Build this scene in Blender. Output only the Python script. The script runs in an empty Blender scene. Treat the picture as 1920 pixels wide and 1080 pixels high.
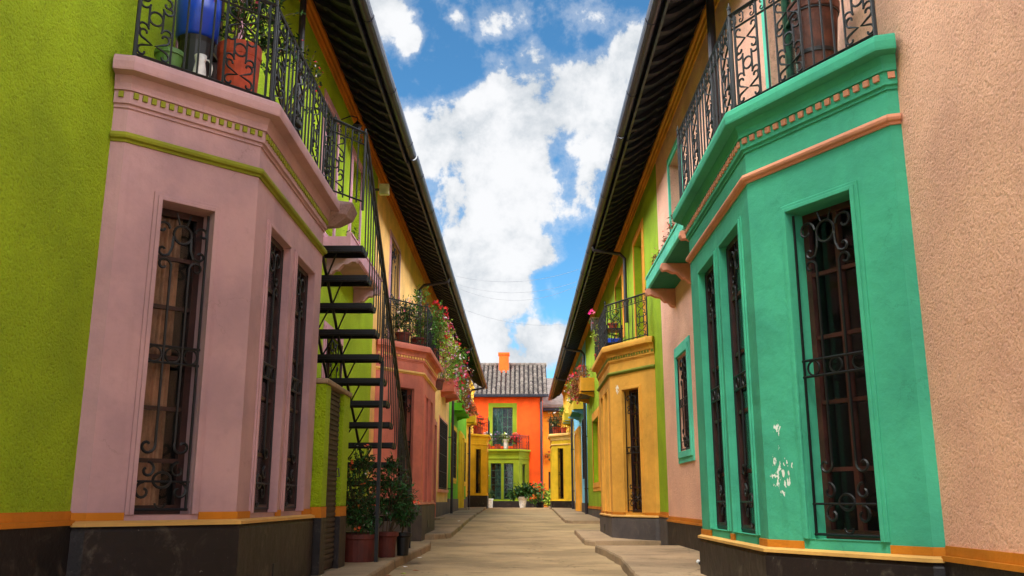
import bpy, bmesh, math, random
from mathutils import Matrix, Vector
random.seed(7)
D = bpy.data
scene = bpy.context.scene
COL = scene.collection
PI = math.pi

# ------------------------------------------------------------------ helpers
def lin(c):
    return tuple((v/255/12.92 if v/255 <= .04045 else ((v/255+.055)/1.055)**2.4) for v in c) + (1,)

class MB:
    """collects geometry for ONE mesh; M maps local to world"""
    def __init__(s, M=None):
        s.v = []; s.f = []; s.M = M or Matrix.Identity(4)
    def pts(s, P):
        i = len(s.v); s.v += [s.M @ Vector(p) for p in P]; return i
    def face(s, idx):
        s.f.append(tuple(reversed(idx)) if s.M.determinant() < 0 else tuple(idx))
    def quad(s, a, b, c, d):
        i = s.pts((a, b, c, d)); s.face((i, i+1, i+2, i+3))
    def box(s, x0, x1, y0, y1, z0, z1):
        if x0 > x1: x0, x1 = x1, x0
        if y0 > y1: y0, y1 = y1, y0
        if z0 > z1: z0, z1 = z1, z0
        i = s.pts([(x, y, z) for z in (z0, z1) for y in (y0, y1) for x in (x0, x1)])
        for q in ((0,2,3,1),(4,5,7,6),(0,1,5,4),(2,6,7,3),(0,4,6,2),(1,3,7,5)):
            s.face([i+k for k in q])
        return s
    def prism(s, poly, z0, z1, holes=None):
        """poly: list of (x,y) ccw, extruded in z"""
        n = len(poly)
        i = s.pts([(x, y, z0) for x, y in poly] + [(x, y, z1) for x, y in poly])
        for k in range(n):
            j = (k+1) % n
            s.face((i+k, i+j, i+n+j, i+n+k))
        s.face([i+k for k in reversed(range(n))]); s.face([i+n+k for k in range(n)])
        return s
    def extr(s, poly, a0, a1, ax=0):
        """poly in the plane of the two other axes, extruded along axis ax"""
        n = len(poly)
        def P(a, u, w):
            return (a, u, w) if ax == 0 else ((u, a, w) if ax == 1 else (u, w, a))
        i = s.pts([P(a0, *p) for p in poly] + [P(a1, *p) for p in poly])
        for k in range(n):
            j = (k+1) % n
            s.face((i+k, i+j, i+n+j, i+n+k))
        s.face([i+k for k in reversed(range(n))]); s.face([i+n+k for k in range(n)])
        return s
    def tube(s, P, r, n=5, closed=False, r1=None, cap=True):
        P = [Vector(p) for p in P]
        m = len(P)
        if m < 2: return s
        rings = []
        prev = None
        for k in range(m):
            if closed: t = P[(k+1) % m] - P[k-1]
            else: t = P[min(k+1, m-1)] - P[max(k-1, 0)]
            if t.length < 1e-9: t = Vector((0,0,1))
            t.normalize()
            if prev is None:
                u = t.cross(Vector((0,0,1)))
                if u.length < .2: u = t.cross(Vector((1,0,0)))
            else:
                u = prev - t*prev.dot(t)
                if u.length < 1e-6: u = t.cross(Vector((0,1,0)))
            u.normalize(); prev = u; w = t.cross(u)
            rr = r if r1 is None else r + (r1-r)*k/(m-1)
            rings.append(s.pts([P[k] + u*(rr*math.cos(2*PI*j/n+PI/4)) + w*(rr*math.sin(2*PI*j/n+PI/4)) for j in range(n)]))
        for k in range(m if closed else m-1):
            a = rings[k]; b = rings[(k+1) % m]
            for j in range(n):
                j2 = (j+1) % n
                s.face((a+j, a+j2, b+j2, b+j))
        if not closed and cap:
            s.face([rings[0]+j for j in reversed(range(n))]); s.face([rings[-1]+j for j in range(n)])
        return s
    def lathe(s, prof, c, n=20):
        """prof: list of (r,z) from bottom to top round c=(x,y,z)"""
        rr = []
        for r, z in prof:
            rr.append(s.pts([(c[0]+r*math.cos(2*PI*k/n), c[1]+r*math.sin(2*PI*k/n), c[2]+z) for k in range(n)]))
        for a, b in zip(rr, rr[1:]):
            for k in range(n):
                j = (k+1) % n
                s.face((a+k, a+j, b+j, b+k))
        s.face([rr[0]+k for k in reversed(range(n))]); s.face([rr[-1]+k for k in range(n)])
        return s
    def build(s, name, mat, parent=None, org=None, smooth=False, bevel=0, weld=False):
        """parent: an object made by this script (its 'o_' world origin is used)"""
        if org is None:
            org = Vector(parent['o_']) if parent is not None else Vector((0,0,0))
        org = Vector(org)
        me = D.meshes.new(name)
        me.from_pydata([tuple(v-org) for v in s.v], [], s.f)
        if weld or bevel:
            bm = bmesh.new(); bm.from_mesh(me)
            bmesh.ops.remove_doubles(bm, verts=bm.verts, dist=.0004)
            bm.to_mesh(me); bm.free()
        if smooth:
            me.polygons.foreach_set('use_smooth', [True]*len(me.polygons))
        me.materials.append(mat); me.update()
        o = D.objects.new(name, me); COL.objects.link(o)
        if parent is None: o.location = org
        else: o.parent = parent
        o['o_'] = tuple(org)
        if bevel:
            b = o.modifiers.new('bevel', 'BEVEL'); b.width = bevel; b.segments = 2; b.limit_method = 'ANGLE'; b.angle_limit = math.radians(35)
        return o

def thing(name, label, cat, loc, group=None):
    o = D.objects.new(name, None); COL.objects.link(o); o.location = loc
    o.empty_display_size = .2
    o['label'] = label; o['category'] = cat
    if group: o['group'] = group
    o['o_'] = tuple(loc)
    return o
def tag(o, label, cat, group=None, kind=None):
    if label: o['label'] = label
    if cat: o['category'] = cat
    if group: o['group'] = group
    if kind: o['kind'] = kind
    return o
def struct(o):
    o['kind'] = 'structure'; return o
def copy_thing(root, loc, label, group=None):
    r = root.copy(); COL.objects.link(r); r.location = loc; r['label'] = label
    if group: r['group'] = group
    for ch in [c for c in D.objects if c.parent == root]:
        c = ch.copy(); COL.objects.link(c); c.parent = r
        for g in [x for x in D.objects if x.parent == ch]:
            d = g.copy(); COL.objects.link(d); d.parent = c
    return r

def frame(o, s, n):
    """matrix whose local x runs along s, local y along n (outward), z up"""
    s = Vector((s[0], s[1], 0)).normalized(); n = Vector((n[0], n[1], 0)).normalized()
    z = o[2] if len(o) > 2 else 0
    return Matrix(((s.x, n.x, 0, o[0]), (s.y, n.y, 0, o[1]), (0, 0, 1, z), (0, 0, 0, 1)))

# ------------------------------------------------------------------ materials
def nodes(name):
    m = D.materials.new(name); m.use_nodes = True
    nt = m.node_tree; b = nt.nodes['Principled BSDF']
    return m, nt, b
def N(nt, t, **kw):
    n = nt.nodes.new(t)
    for k, v in kw.items():
        if k in n.inputs: n.inputs[k].default_value = v
        else: setattr(n, k, v)
    return n
def mixcol(nt, a, b, fac, mode='MIX'):
    n = nt.nodes.new('ShaderNodeMix'); n.data_type = 'RGBA'; n.blend_type = mode
    for s, v in ((n.inputs[0], fac), (n.inputs[6], a), (n.inputs[7], b)):
        if hasattr(v, 'links') or hasattr(v, 'is_linked'): nt.links.new(v, s)
        else: s.default_value = v
    return n.outputs[2]
def ramp(nt, src, a, b, va=0., vb=1.):
    n = nt.nodes.new('ShaderNodeMapRange'); n.interpolation_type = 'SMOOTHSTEP'
    nt.links.new(src, n.inputs[0]); n.inputs[1].default_value = a; n.inputs[2].default_value = b
    n.inputs[3].default_value = va; n.inputs[4].default_value = vb
    return n.outputs[0]
def scaled(c, k):
    return (min(1, c[0]*k), min(1, c[1]*k), min(1, c[2]*k), 1)

def plaster(name, rgb, stucco=0., rough=.85, chips=None, var=1., dust=0., chipcol=(.75,.8,.72,1)):
    c = lin(rgb)
    m, nt, b = nodes(name); L = nt.links
    tc = N(nt, 'ShaderNodeTexCoord')
    n1 = N(nt, 'ShaderNodeTexNoise', Scale=1.3, Detail=6., Roughness=.6); L.new(tc.outputs['Object'], n1.inputs['Vector'])
    n2 = N(nt, 'ShaderNodeTexNoise', Scale=14., Detail=5., Roughness=.65); L.new(tc.outputs['Object'], n2.inputs['Vector'])
    f1 = ramp(nt, n1.outputs[0], .35, .7)
    col = mixcol(nt, scaled(c, 1.0+.10*var), (c[0]*(1-.2*var), c[1]*(1-.18*var), c[2]*(1-.12*var), 1), f1)
    f2 = ramp(nt, n2.outputs[0], .5, .85, 0, .35*var)
    col = mixcol(nt, col, scaled(c, .68), f2)
    # long rain streaks in the paint
    mp = N(nt, 'ShaderNodeMapping'); mp.inputs['Scale'].default_value = (7, 7, .35); L.new(tc.outputs['Object'], mp.inputs[0])
    n3 = N(nt, 'ShaderNodeTexNoise', Scale=1.6, Detail=6., Roughness=.6); L.new(mp.outputs[0], n3.inputs['Vector'])
    f3 = ramp(nt, n3.outputs[0], .52, .8, 0, .4*var)
    col = mixcol(nt, col, scaled(c, .72), f3)
    # small scuffs and pits
    nv = N(nt, 'ShaderNodeTexNoise', Scale=33., Detail=3., Roughness=.7); L.new(tc.outputs['Object'], nv.inputs['Vector'])
    f4 = ramp(nt, nv.outputs[0], .74, .78, 0, .55)
    col = mixcol(nt, col, scaled(c, .4), f4)
    if dust:
        nd = N(nt, 'ShaderNodeTexNoise', Scale=5., Detail=10., Roughness=.75, Distortion=.6); L.new(tc.outputs['Object'], nd.inputs['Vector'])
        col = mixcol(nt, col, (.16, .13, .10, 1), ramp(nt, nd.outputs[0], .5, .75, 0, dust))
        col = mixcol(nt, col, (.30, .26, .22, 1), ramp(nt, nv.outputs[0], .70, .74, 0, dust))
    if chips:
        for (p, r, th) in chips:
            vm = N(nt, 'ShaderNodeVectorMath'); vm.operation = 'SUBTRACT'; L.new(tc.outputs['Object'], vm.inputs[0]); vm.inputs[1].default_value = p
            vs = N(nt, 'ShaderNodeVectorMath'); vs.operation = 'MULTIPLY'; L.new(vm.outputs[0], vs.inputs[0]); vs.inputs[1].default_value = (1, 1, .6)
            vl = N(nt, 'ShaderNodeVectorMath'); vl.operation = 'LENGTH'; L.new(vs.outputs[0], vl.inputs[0])
            g = ramp(nt, vl.outputs['Value'], r*.35, r, .2, 0)
            mp2 = N(nt, 'ShaderNodeMapping'); mp2.inputs['Scale'].default_value = (1.6, 1.6, .8); L.new(tc.outputs['Object'], mp2.inputs[0])
            nn = N(nt, 'ShaderNodeTexNoise', Scale=26., Detail=3., Roughness=.55); L.new(mp2.outputs[0], nn.inputs['Vector'])
            ad = N(nt, 'ShaderNodeMath'); ad.operation = 'ADD'; L.new(g, ad.inputs[0]); L.new(nn.outputs[0], ad.inputs[1])
            gm = ramp(nt, g, 0, .03)
            ml = N(nt, 'ShaderNodeMath'); ml.operation = 'MULTIPLY'; L.new(ramp(nt, ad.outputs[0], th, th+.02), ml.inputs[0]); L.new(gm, ml.inputs[1]); fc = ml.outputs[0]
            col = mixcol(nt, col, chipcol, fc)
    L.new(col, b.inputs['Base Color']); b.inputs['Roughness'].default_value = rough
    b.inputs['Specular IOR Level'].default_value = .3
    # relief
    if stucco:
        a1 = N(nt, 'ShaderNodeTexNoise', Scale=48., Detail=6., Roughness=.68); L.new(tc.outputs['Object'], a1.inputs['Vector'])
        a2 = N(nt, 'ShaderNodeTexVoronoi', Scale=75.); a2.feature = 'SMOOTH_F1'; L.new(tc.outputs['Object'], a2.inputs['Vector'])
        mm = N(nt, 'ShaderNodeMath'); mm.operation = 'MULTIPLY_ADD'; L.new(a2.outputs[0], mm.inputs[0]); mm.inputs[1].default_value = -.28; L.new(a1.outputs[0], mm.inputs[2])
        lo = N(nt, 'ShaderNodeTexNoise', Scale=11., Detail=4., Roughness=.6); L.new(tc.outputs['Object'], lo.inputs['Vector'])
        amp = ramp(nt, n1.outputs[0], .35, .65, .8, 1.15)
        m3 = N(nt, 'ShaderNodeMath'); m3.operation = 'MULTIPLY'; L.new(mm.outputs[0], m3.inputs[0]); L.new(amp, m3.inputs[1])
        m4 = N(nt, 'ShaderNodeMath'); m4.operation = 'MULTIPLY_ADD'; L.new(lo.outputs[0], m4.inputs[0]); m4.inputs[1].default_value = .9; L.new(m3.outputs[0], m4.inputs[2])
        bp = N(nt, 'ShaderNodeBump', Strength=min(1, 1.0*stucco), Distance=.05*stucco); L.new(m4.outputs[0], bp.inputs['Height'])
        # the pits keep more dirt than the grains
        L.new(mixcol(nt, col, scaled(c, .55), ramp(nt, mm.outputs[0], .22, .36, .5, 0)), b.inputs['Base Color'])
    else:
        a1 = N(nt, 'ShaderNodeTexNoise', Scale=9., Detail=7., Roughness=.6); L.new(tc.outputs['Object'], a1.inputs['Vector'])
        a0 = N(nt, 'ShaderNodeTexNoise', Scale=2.6, Detail=2.); L.new(tc.outputs['Object'], a0.inputs['Vector'])
        m5 = N(nt, 'ShaderNodeMath'); m5.operation = 'MULTIPLY_ADD'; L.new(a0.outputs[0], m5.inputs[0]); m5.inputs[1].default_value = 2.2; L.new(a1.outputs[0], m5.inputs[2])
        bp = N(nt, 'ShaderNodeBump', Strength=.5, Distance=.016); L.new(m5.outputs[0], bp.inputs['Height'])
        wv = N(nt, 'ShaderNodeVectorMath'); wv.operation = 'MULTIPLY_ADD'; L.new(a1.outputs[1], wv.inputs[0]); wv.inputs[1].default_value = (.25,.25,.25); L.new(tc.outputs['Object'], wv.inputs[2])
        vo = N(nt, 'ShaderNodeTexVoronoi', Scale=.8); vo.feature = 'DISTANCE_TO_EDGE'; L.new(wv.outputs[0], vo.inputs['Vector'])
        m6 = N(nt, 'ShaderNodeMath'); m6.operation = 'MULTIPLY'; L.new(ramp(nt, vo.outputs[0], .0, .004, .3, 0), m6.inputs[0]); L.new(ramp(nt, a0.outputs[0], .5, .56), m6.inputs[1])
        L.new(mixcol(nt, col, scaled(c, .35), m6.outputs[0]), b.inputs['Base Color'])
    L.new(bp.outputs[0], b.inputs['Normal'])
    return m

def simple(name, rgb, rough=.6, metal=0., noise=6., var=.25, bump=.1, spec=.5, island=0.):
    c = lin(rgb); m, nt, b = nodes(name); L = nt.links
    tc = N(nt, 'ShaderNodeTexCoord')
    n1 = N(nt, 'ShaderNodeTexNoise', Scale=noise, Detail=6., Roughness=.6); L.new(tc.outputs['Object'], n1.inputs['Vector'])
    f = ramp(nt, n1.outputs[0], .3, .7)
    col = mixcol(nt, scaled(c, 1+var), scaled(c, 1-var), f)
    if island:
        g = N(nt, 'ShaderNodeNewGeometry')
        hv = N(nt, 'ShaderNodeHueSaturation')
        L.new(ramp(nt, g.outputs['Random Per Island'], 0, 1, 1-island, 1+island), hv.inputs['Value'])
        mr = N(nt, 'ShaderNodeMapRange'); mh = N(nt, 'ShaderNodeMath'); mh.operation = 'FRACT'
        m2 = N(nt, 'ShaderNodeMath'); m2.operation = 'MULTIPLY'; m2.inputs[1].default_value = 17.3
        L.new(g.outputs['Random Per Island'], m2.inputs[0]); L.new(m2.outputs[0], mh.inputs[0]); L.new(mh.outputs[0], mr.inputs[0])
        mr.inputs[3].default_value = .5-.05*island; mr.inputs[4].default_value = .5+.05*island
        L.new(mr.outputs[0], hv.inputs['Hue']); L.new(col, hv.inputs['Color']); col = hv.outputs[0]
    L.new(col, b.inputs['Base Color'])
    b.inputs['Roughness'].default_value = rough; b.inputs['Metallic'].default_value = metal
    b.inputs['Specular IOR Level'].default_value = spec
    if bump:
        n2 = N(nt, 'ShaderNodeTexNoise', Scale=noise*5, Detail=5.); L.new(tc.outputs['Object'], n2.inputs['Vector'])
        bp = N(nt, 'ShaderNodeBump', Strength=bump, Distance=.01); L.new(n2.outputs[0], bp.inputs['Height']); L.new(bp.outputs[0], b.inputs['Normal'])
    return m

def leafmat(name, rgb, island=.5, rough=.5):
    m = simple(name, rgb, rough=rough, noise=5, var=.2, bump=0, spec=.35, island=island)
    b = m.node_tree.nodes['Principled BSDF']
    return m

def glassmat(name, tint=.9):
    m = D.materials.new(name); m.use_nodes = True; nt = m.node_tree; nt.nodes.clear()
    o = N(nt, 'ShaderNodeOutputMaterial'); t = N(nt, 'ShaderNodeBsdfTransparent'); t.inputs[0].default_value = (tint, tint, tint*.98, 1)
    g = N(nt, 'ShaderNodeBsdfGlossy'); g.inputs['Roughness'].default_value = .04
    lw = N(nt, 'ShaderNodeLayerWeight', Blend=.25); mx = N(nt, 'ShaderNodeMixShader')
    tc = N(nt, 'ShaderNodeTexCoord'); nz = N(nt, 'ShaderNodeTexNoise', Scale=2.2, Detail=1.)
    nt.links.new(tc.outputs['Object'], nz.inputs['Vector'])
    bp = N(nt, 'ShaderNodeBump', Strength=.15, Distance=.02); nt.links.new(nz.outputs[0], bp.inputs['Height']); nt.links.new(bp.outputs[0], g.inputs['Normal'])
    f = ramp(nt, lw.outputs['Fresnel'], 0, 1, .02, .35)
    nt.links.new(f, mx.inputs[0]); nt.links.new(t.outputs[0], mx.inputs[1]); nt.links.new(g.outputs[0], mx.inputs[2])
    nt.links.new(mx.outputs[0], o.inputs[0])
    return m

M = {}
def P_(k, rgb, **kw): M[k] = plaster(k, rgb, **kw)
P_('lime_stucco', (180,210,24), stucco=1.0, var=.55)
P_('lime_paint', (184,198,16))
P_('lime_trim', (138,140,36))
P_('peach_stucco', (255,190,160), stucco=.68, var=.7)
P_('mauve_paint', (186,146,147))
P_('rough_mauve', (158,128,124), stucco=.5, var=1.8)
P_('mauve_light', (200,150,160))
P_('orange_trim', (200,120,26))
P_('ledge_cream', (215,165,90))
P_('plinth_brown', (36,28,27), rough=.5, var=1.6, dust=.55)
P_('plinth_grey', (88,80,77), rough=.7, var=1.5, dust=.5)
P_('salmon_trim', (222,148,116))
P_('teal_paint', (98,205,170))
P_('teal_dark', (34,120,88))
P_('salmon_paint', (216,124,104), var=1.2)
P_('cream_stucco', (244,190,112), stucco=.4)
P_('cream_trim', (240,190,110))
P_('green_stucco', (104,178,22), stucco=.4)
P_('yellow_trim', (226,182,40))
P_('mustard_paint', (222,166,22))
P_('gold_paint', (224,156,44))
P_('gold_trim', (232,160,54))
P_('lime2_stucco', (152,180,20), stucco=.5)
P_('olive_trim', (118,128,44))
P_('blue_stucco', (136,206,238), stucco=.3)
P_('yellow_stucco', (246,196,60), stucco=.3)
P_('orange_stucco', (236,84,18), stucco=.2)
P_('lime3_paint', (124,142,24))
M['iron'] = simple('wrought_iron', (9,11,14), rough=.5, metal=.1, noise=20, var=.4, bump=.3)
M['iron_stair'] = simple('black_painted_steel', (8,8,9), rough=.45, metal=.0, noise=14, var=.5, bump=.3)
M['pipe'] = simple('dark_pipe_paint', (44,36,44), rough=.5, noise=5, var=.3)
M['rafter'] = simple('stained_rafter_wood', (24,23,40), rough=.7, noise=7, var=.5, bump=.4, island=.35)
M['soffit'] = simple('dark_soffit_board', (5,8,26), rough=.8, noise=4, var=.4, bump=.3)
M['fascia'] = simple('weathered_fascia', (34,34,52), rough=.4, noise=3, var=.4, bump=.3)
M['wood_dark'] = simple('dark_window_wood', (50,24,20), rough=.45, noise=9, var=.45, bump=.3)
M['wood_door'] = simple('louvred_door_wood', (46,30,26), rough=.6, noise=9, var=.5, bump=.4)
M['casement_red'] = simple('brown_casement_wood', (62,30,24), rough=.4, noise=9, var=.35, bump=.3)
M['casement_blue'] = simple('dark_blue_casement', (34,50,70), rough=.45, noise=9, var=.35, bump=.2)
M['casement_green'] = simple('green_casement_paint', (38,86,64), rough=.45, noise=9, var=.35, bump=.2)
M['glass'] = glassmat('window_glass')
M['curtain'] = simple('brown_curtain_cloth', (176,132,104), rough=.9, noise=6, var=.4, bump=.1)
M['curtain_pale'] = simple('pale_curtain_cloth', (205,200,190), rough=.9, noise=6, var=.2, bump=.1)
M['curtain_teal'] = simple('teal_curtain_cloth', (70,112,104), rough=.9, noise=6, var=.6, bump=.1)
M['interior'] = simple('dark_room_wall', (16,12,12), rough=.9, noise=3, var=.3, bump=0)
M['terracotta'] = simple('terracotta_clay', (186,72,40), rough=.75, noise=7, var=.3, bump=.25)
M['terracotta_dark'] = simple('dark_terracotta_clay', (92,34,24), rough=.7, noise=7, var=.3, bump=.25)
M['blue_plastic'] = simple('blue_plastic', (10,64,190), rough=.3, noise=4, var=.12, bump=.03)
M['green_plastic'] = simple('green_plastic', (80,120,50), rough=.5, noise=5, var=.2, bump=.05)
M['black_plastic'] = simple('black_plastic', (12,12,13), rough=.5, noise=5, var=.3, bump=.05)
M['barrel_wood'] = simple('barrel_wood', (92,46,30), rough=.65, noise=8, var=.5, bump=.4)
M['white_paint'] = simple('chipped_white_enamel', (215,212,208), rough=.5, noise=10, var=.2, bump=.1)
M['soil'] = simple('potting_soil', (40,30,22), rough=1, noise=30, var=.4, bump=.5)
M['leaf'] = leafmat('green_leaves', (92,146,50), .5)
M['leaf_dark'] = leafmat('dark_green_leaves', (44,84,34), .5)
M['leaf_bright'] = leafmat('yellow_green_leaves', (160,184,60), .5)
M['leaf_dry'] = leafmat('dry_brown_leaves', (150,100,50), .5)
M['stem'] = simple('woody_stem', (80,62,40), rough=.9, noise=10, var=.3, bump=0)
for k, c in (('red', (210,30,36)), ('pink', (220,110,140)), ('white', (235,225,220)), ('orange', (232,110,60)), ('purple', (150,90,170)), ('magenta', (205,40,110))):
    M['petal_'+k] = leafmat(k+'_petals', c, .25, .6)
M['tile'] = simple('weathered_clay_tile', (98,88,80), rough=.9, noise=3, var=.3, bump=.5, island=.22)
M['cable'] = simple('cable_rubber', (130,134,142), rough=.6, bump=0)
M['lamp_pale'] = simple('pale_lamp_housing', (196,190,140), rough=.5, bump=.05)
M['paper'] = simple('crumpled_paper', (225,222,215), rough=.9, bump=.3)

def concrete(name, rgb, joints=False, moss=True):
    c = lin(rgb); m, nt, b = nodes(name); L = nt.links
    tc = N(nt, 'ShaderNodeTexCoord')
    a = N(nt, 'ShaderNodeTexNoise', Scale=.55, Detail=7., Roughness=.62); L.new(tc.outputs['Object'], a.inputs['Vector'])
    mp = N(nt, 'ShaderNodeMapping'); mp.inputs['Scale'].default_value = (1, 1.2, 1); L.new(tc.outputs['Object'], mp.inputs[0])
    a2 = N(nt, 'ShaderNodeTexNoise', Scale=1.4, Detail=8., Roughness=.65); L.new(mp.outputs[0], a2.inputs['Vector'])
    a3 = N(nt, 'ShaderNodeTexNoise', Scale=45., Detail=5., Roughness=.7); L.new(tc.outputs['Object'], a3.inputs['Vector'])
    col = mixcol(nt, scaled(c, 1.22), scaled(c, .7), ramp(nt, a.outputs[0], .35, .65))
    col = mixcol(nt, col, (c[0]*1.35, c[1]*1.3, c[2]*1.15, 1), ramp(nt, a2.outputs[0], .52, .7, 0, .55))
    col = mixcol(nt, col, scaled(c, .42), ramp(nt, a2.outputs[0], .3, .44, .5, 0))
    col = mixcol(nt, col, scaled(c, .5), ramp(nt, a3.outputs[0], .5, .72, 0, .65))
    if moss:
        a4 = N(nt, 'ShaderNodeTexNoise', Scale=1.1, Detail=9., Roughness=.7); a4.noise_dimensions = '4D'; a4.inputs['W'].default_value = 3.
        L.new(tc.outputs['Object'], a4.inputs['Vector'])
        col = mixcol(nt, col, (.09, .085, .03, 1), ramp(nt, a4.outputs[0], .58, .72, 0, .6))
    if joints:
        sx = N(nt, 'ShaderNodeSeparateXYZ'); L.new(tc.outputs['Object'], sx.inputs[0])
        wb = N(nt, 'ShaderNodeTexNoise', Scale=1.7, Detail=5.); L.new(tc.outputs['Object'], wb.inputs['Vector'])
        def mm(op, p, q):
            n = nt.nodes.new('ShaderNodeMath'); n.operation = op
            for so_, v in zip(n.inputs, (p, q)):
                if isinstance(v, (int, float)): so_.default_value = v
                else: L.new(v, so_)
            return n.outputs[0]
        yy = mm('ADD', sx.outputs['Y'], mm('MULTIPLY', wb.outputs[0], .12))
        dd = mm('ABSOLUTE', mm('SUBTRACT', mm('FRACT', mm('DIVIDE', yy, 2.7), 0), .5), 0)
        col = mixcol(nt, col, scaled(c, .38), ramp(nt, dd, .001, .006, .45, 0))
        xx = mm('ABSOLUTE', mm('ADD', sx.outputs['X'], mm('MULTIPLY', wb.outputs[0], .09)), 0)
    # hairline cracks
    vo = N(nt, 'ShaderNodeTexVoronoi', Scale=.42); vo.feature = 'DISTANCE_TO_EDGE'
    nw = N(nt, 'ShaderNodeTexNoise', Scale=2.5, Detail=5.); L.new(tc.outputs['Object'], nw.inputs['Vector'])
    vadd = N(nt, 'ShaderNodeVectorMath'); vadd.operation = 'MULTIPLY_ADD'; L.new(nw.outputs[1], vadd.inputs[0]); vadd.inputs[1].default_value = (.7,.7,.7); L.new(tc.outputs['Object'], vadd.inputs[2])
    L.new(vadd.outputs[0], vo.inputs['Vector'])
    col = mixcol(nt, col, scaled(c, .3), ramp(nt, vo.outputs[0], .002, .008, .5, 0))
    L.new(col, b.inputs['Base Color']); b.inputs['Roughness'].default_value = .85; b.inputs['Specular IOR Level'].default_value = .3
    ad = N(nt, 'ShaderNodeMath'); ad.operation = 'MULTIPLY_ADD'; L.new(a3.outputs[0], ad.inputs[0]); ad.inputs[1].default_value = .3; L.new(a2.outputs[0], ad.inputs[2])
    bp = N(nt, 'ShaderNodeBump', Strength=.5, Distance=.012); L.new(ad.outputs[0], bp.inputs['Height']); L.new(bp.outputs[0], b.inputs['Normal'])
    return m
M['lane'] = concrete('worn_lane_concrete', (156,132,98), joints=True)
M['slab'] = concrete('sidewalk_concrete', (154,130,102))
M['earth'] = concrete('bare_ground', (120,104,80), moss=True)

# ------------------------------------------------------------------ ground
def gz(y):
    return 0 if y < 17 else min(.36, (y-17)*.0116)

def ground():
    mb = MB(); mb.quad((-400,-400,-.08), (400,-400,-.08), (400,400,-.08), (-400,400,-.08))
    struct(mb.build('ground', M['earth']))
    mb = MB(); ys = [-6+.5*i for i in range(140)]; xs = [-3+.5*i for i in range(14)]
    rnd = random.Random(3)
    idx = {}
    for j, y in enumerate(ys):
        for i, x in enumerate(xs):
            idx[i, j] = mb.pts([(x, y, gz(y) + (rnd.random()-.5)*.008)])
    for j in range(len(ys)-1):
        for i in range(len(xs)-1):
            mb.face((idx[i,j], idx[i+1,j], idx[i+1,j+1], idx[i,j+1]))
    struct(mb.build('lane', M['lane'], smooth=True))
    # raised pavements: curb line first, then back along the wall
    def slab(curb, wx, h=.105):
        rnd = random.Random(int(curb[0][1]*10))
        pl = []
        for (a, b) in zip(curb, curb[1:]):
            k = max(2, int(abs(b[1]-a[1])/.25))
            for i in range(k):
                t = i/k; pl.append((a[0]+(b[0]-a[0])*t+(rnd.random()-.5)*.016, a[1]+(b[1]-a[1])*t))
        pl.append(curb[-1])
        m = MB(); s = 1 if wx > 0 else -1
        top = [(x, y, gz(y)+h) for x, y in pl]; lip = [(x-s*.012, y, gz(y)+h-.022) for x, y in pl]
        low = [(x-s*.02, y, gz(y)-.04) for x, y in pl]; bk = [(wx, y, gz(y)+h) for x, y in pl]
        n = len(pl); i0 = m.pts(bk); i1 = m.pts(top); i2 = m.pts(lip); i3 = m.pts(low); i4 = m.pts([(wx, y, gz(y)-.04) for x, y in pl])
        for a, b in ((i0, i1), (i1, i2), (i2, i3)):
            for k in range(n-1):
                q = (a+k, b+k, b+k+1, a+k+1)
                m.face(q if s < 0 else tuple(reversed(q)))
        for k in (0, n-1):
            m.face((i0+k, i1+k, i2+k, i3+k, i4+k))
        struct(m.build('pavement', M['slab']))
    slab([(-1.44,-4),(-1.42,8),(-1.50,11.2),(-1.48,15),(-1.55,15.9)], -3.1)
    slab([(-1.75,18.7),(-1.47,19.3),(-1.53,23),(-1.6,26),(-1.68,31),(-1.75,36)], -3.1, .1)
    slab([(-2.0,36.6),(-1.75,37.4),(-1.8,44),(-1.88,52)], -3.1, .09)
    slab([(1.0,-4),(1.02,7),(1.08,9),(1.22,11.6),(1.2,13.4),(1.14,14.5)], 2.9)
    slab([(1.3,16.4),(1.14,16.8),(1.17,19),(1.2,21.2)], 2.9, .09)
    slab([(1.5,27.2),(1.3,27.8),(1.35,33),(1.46,42),(1.5,52)], 2.9, .09)
ground()

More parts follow.
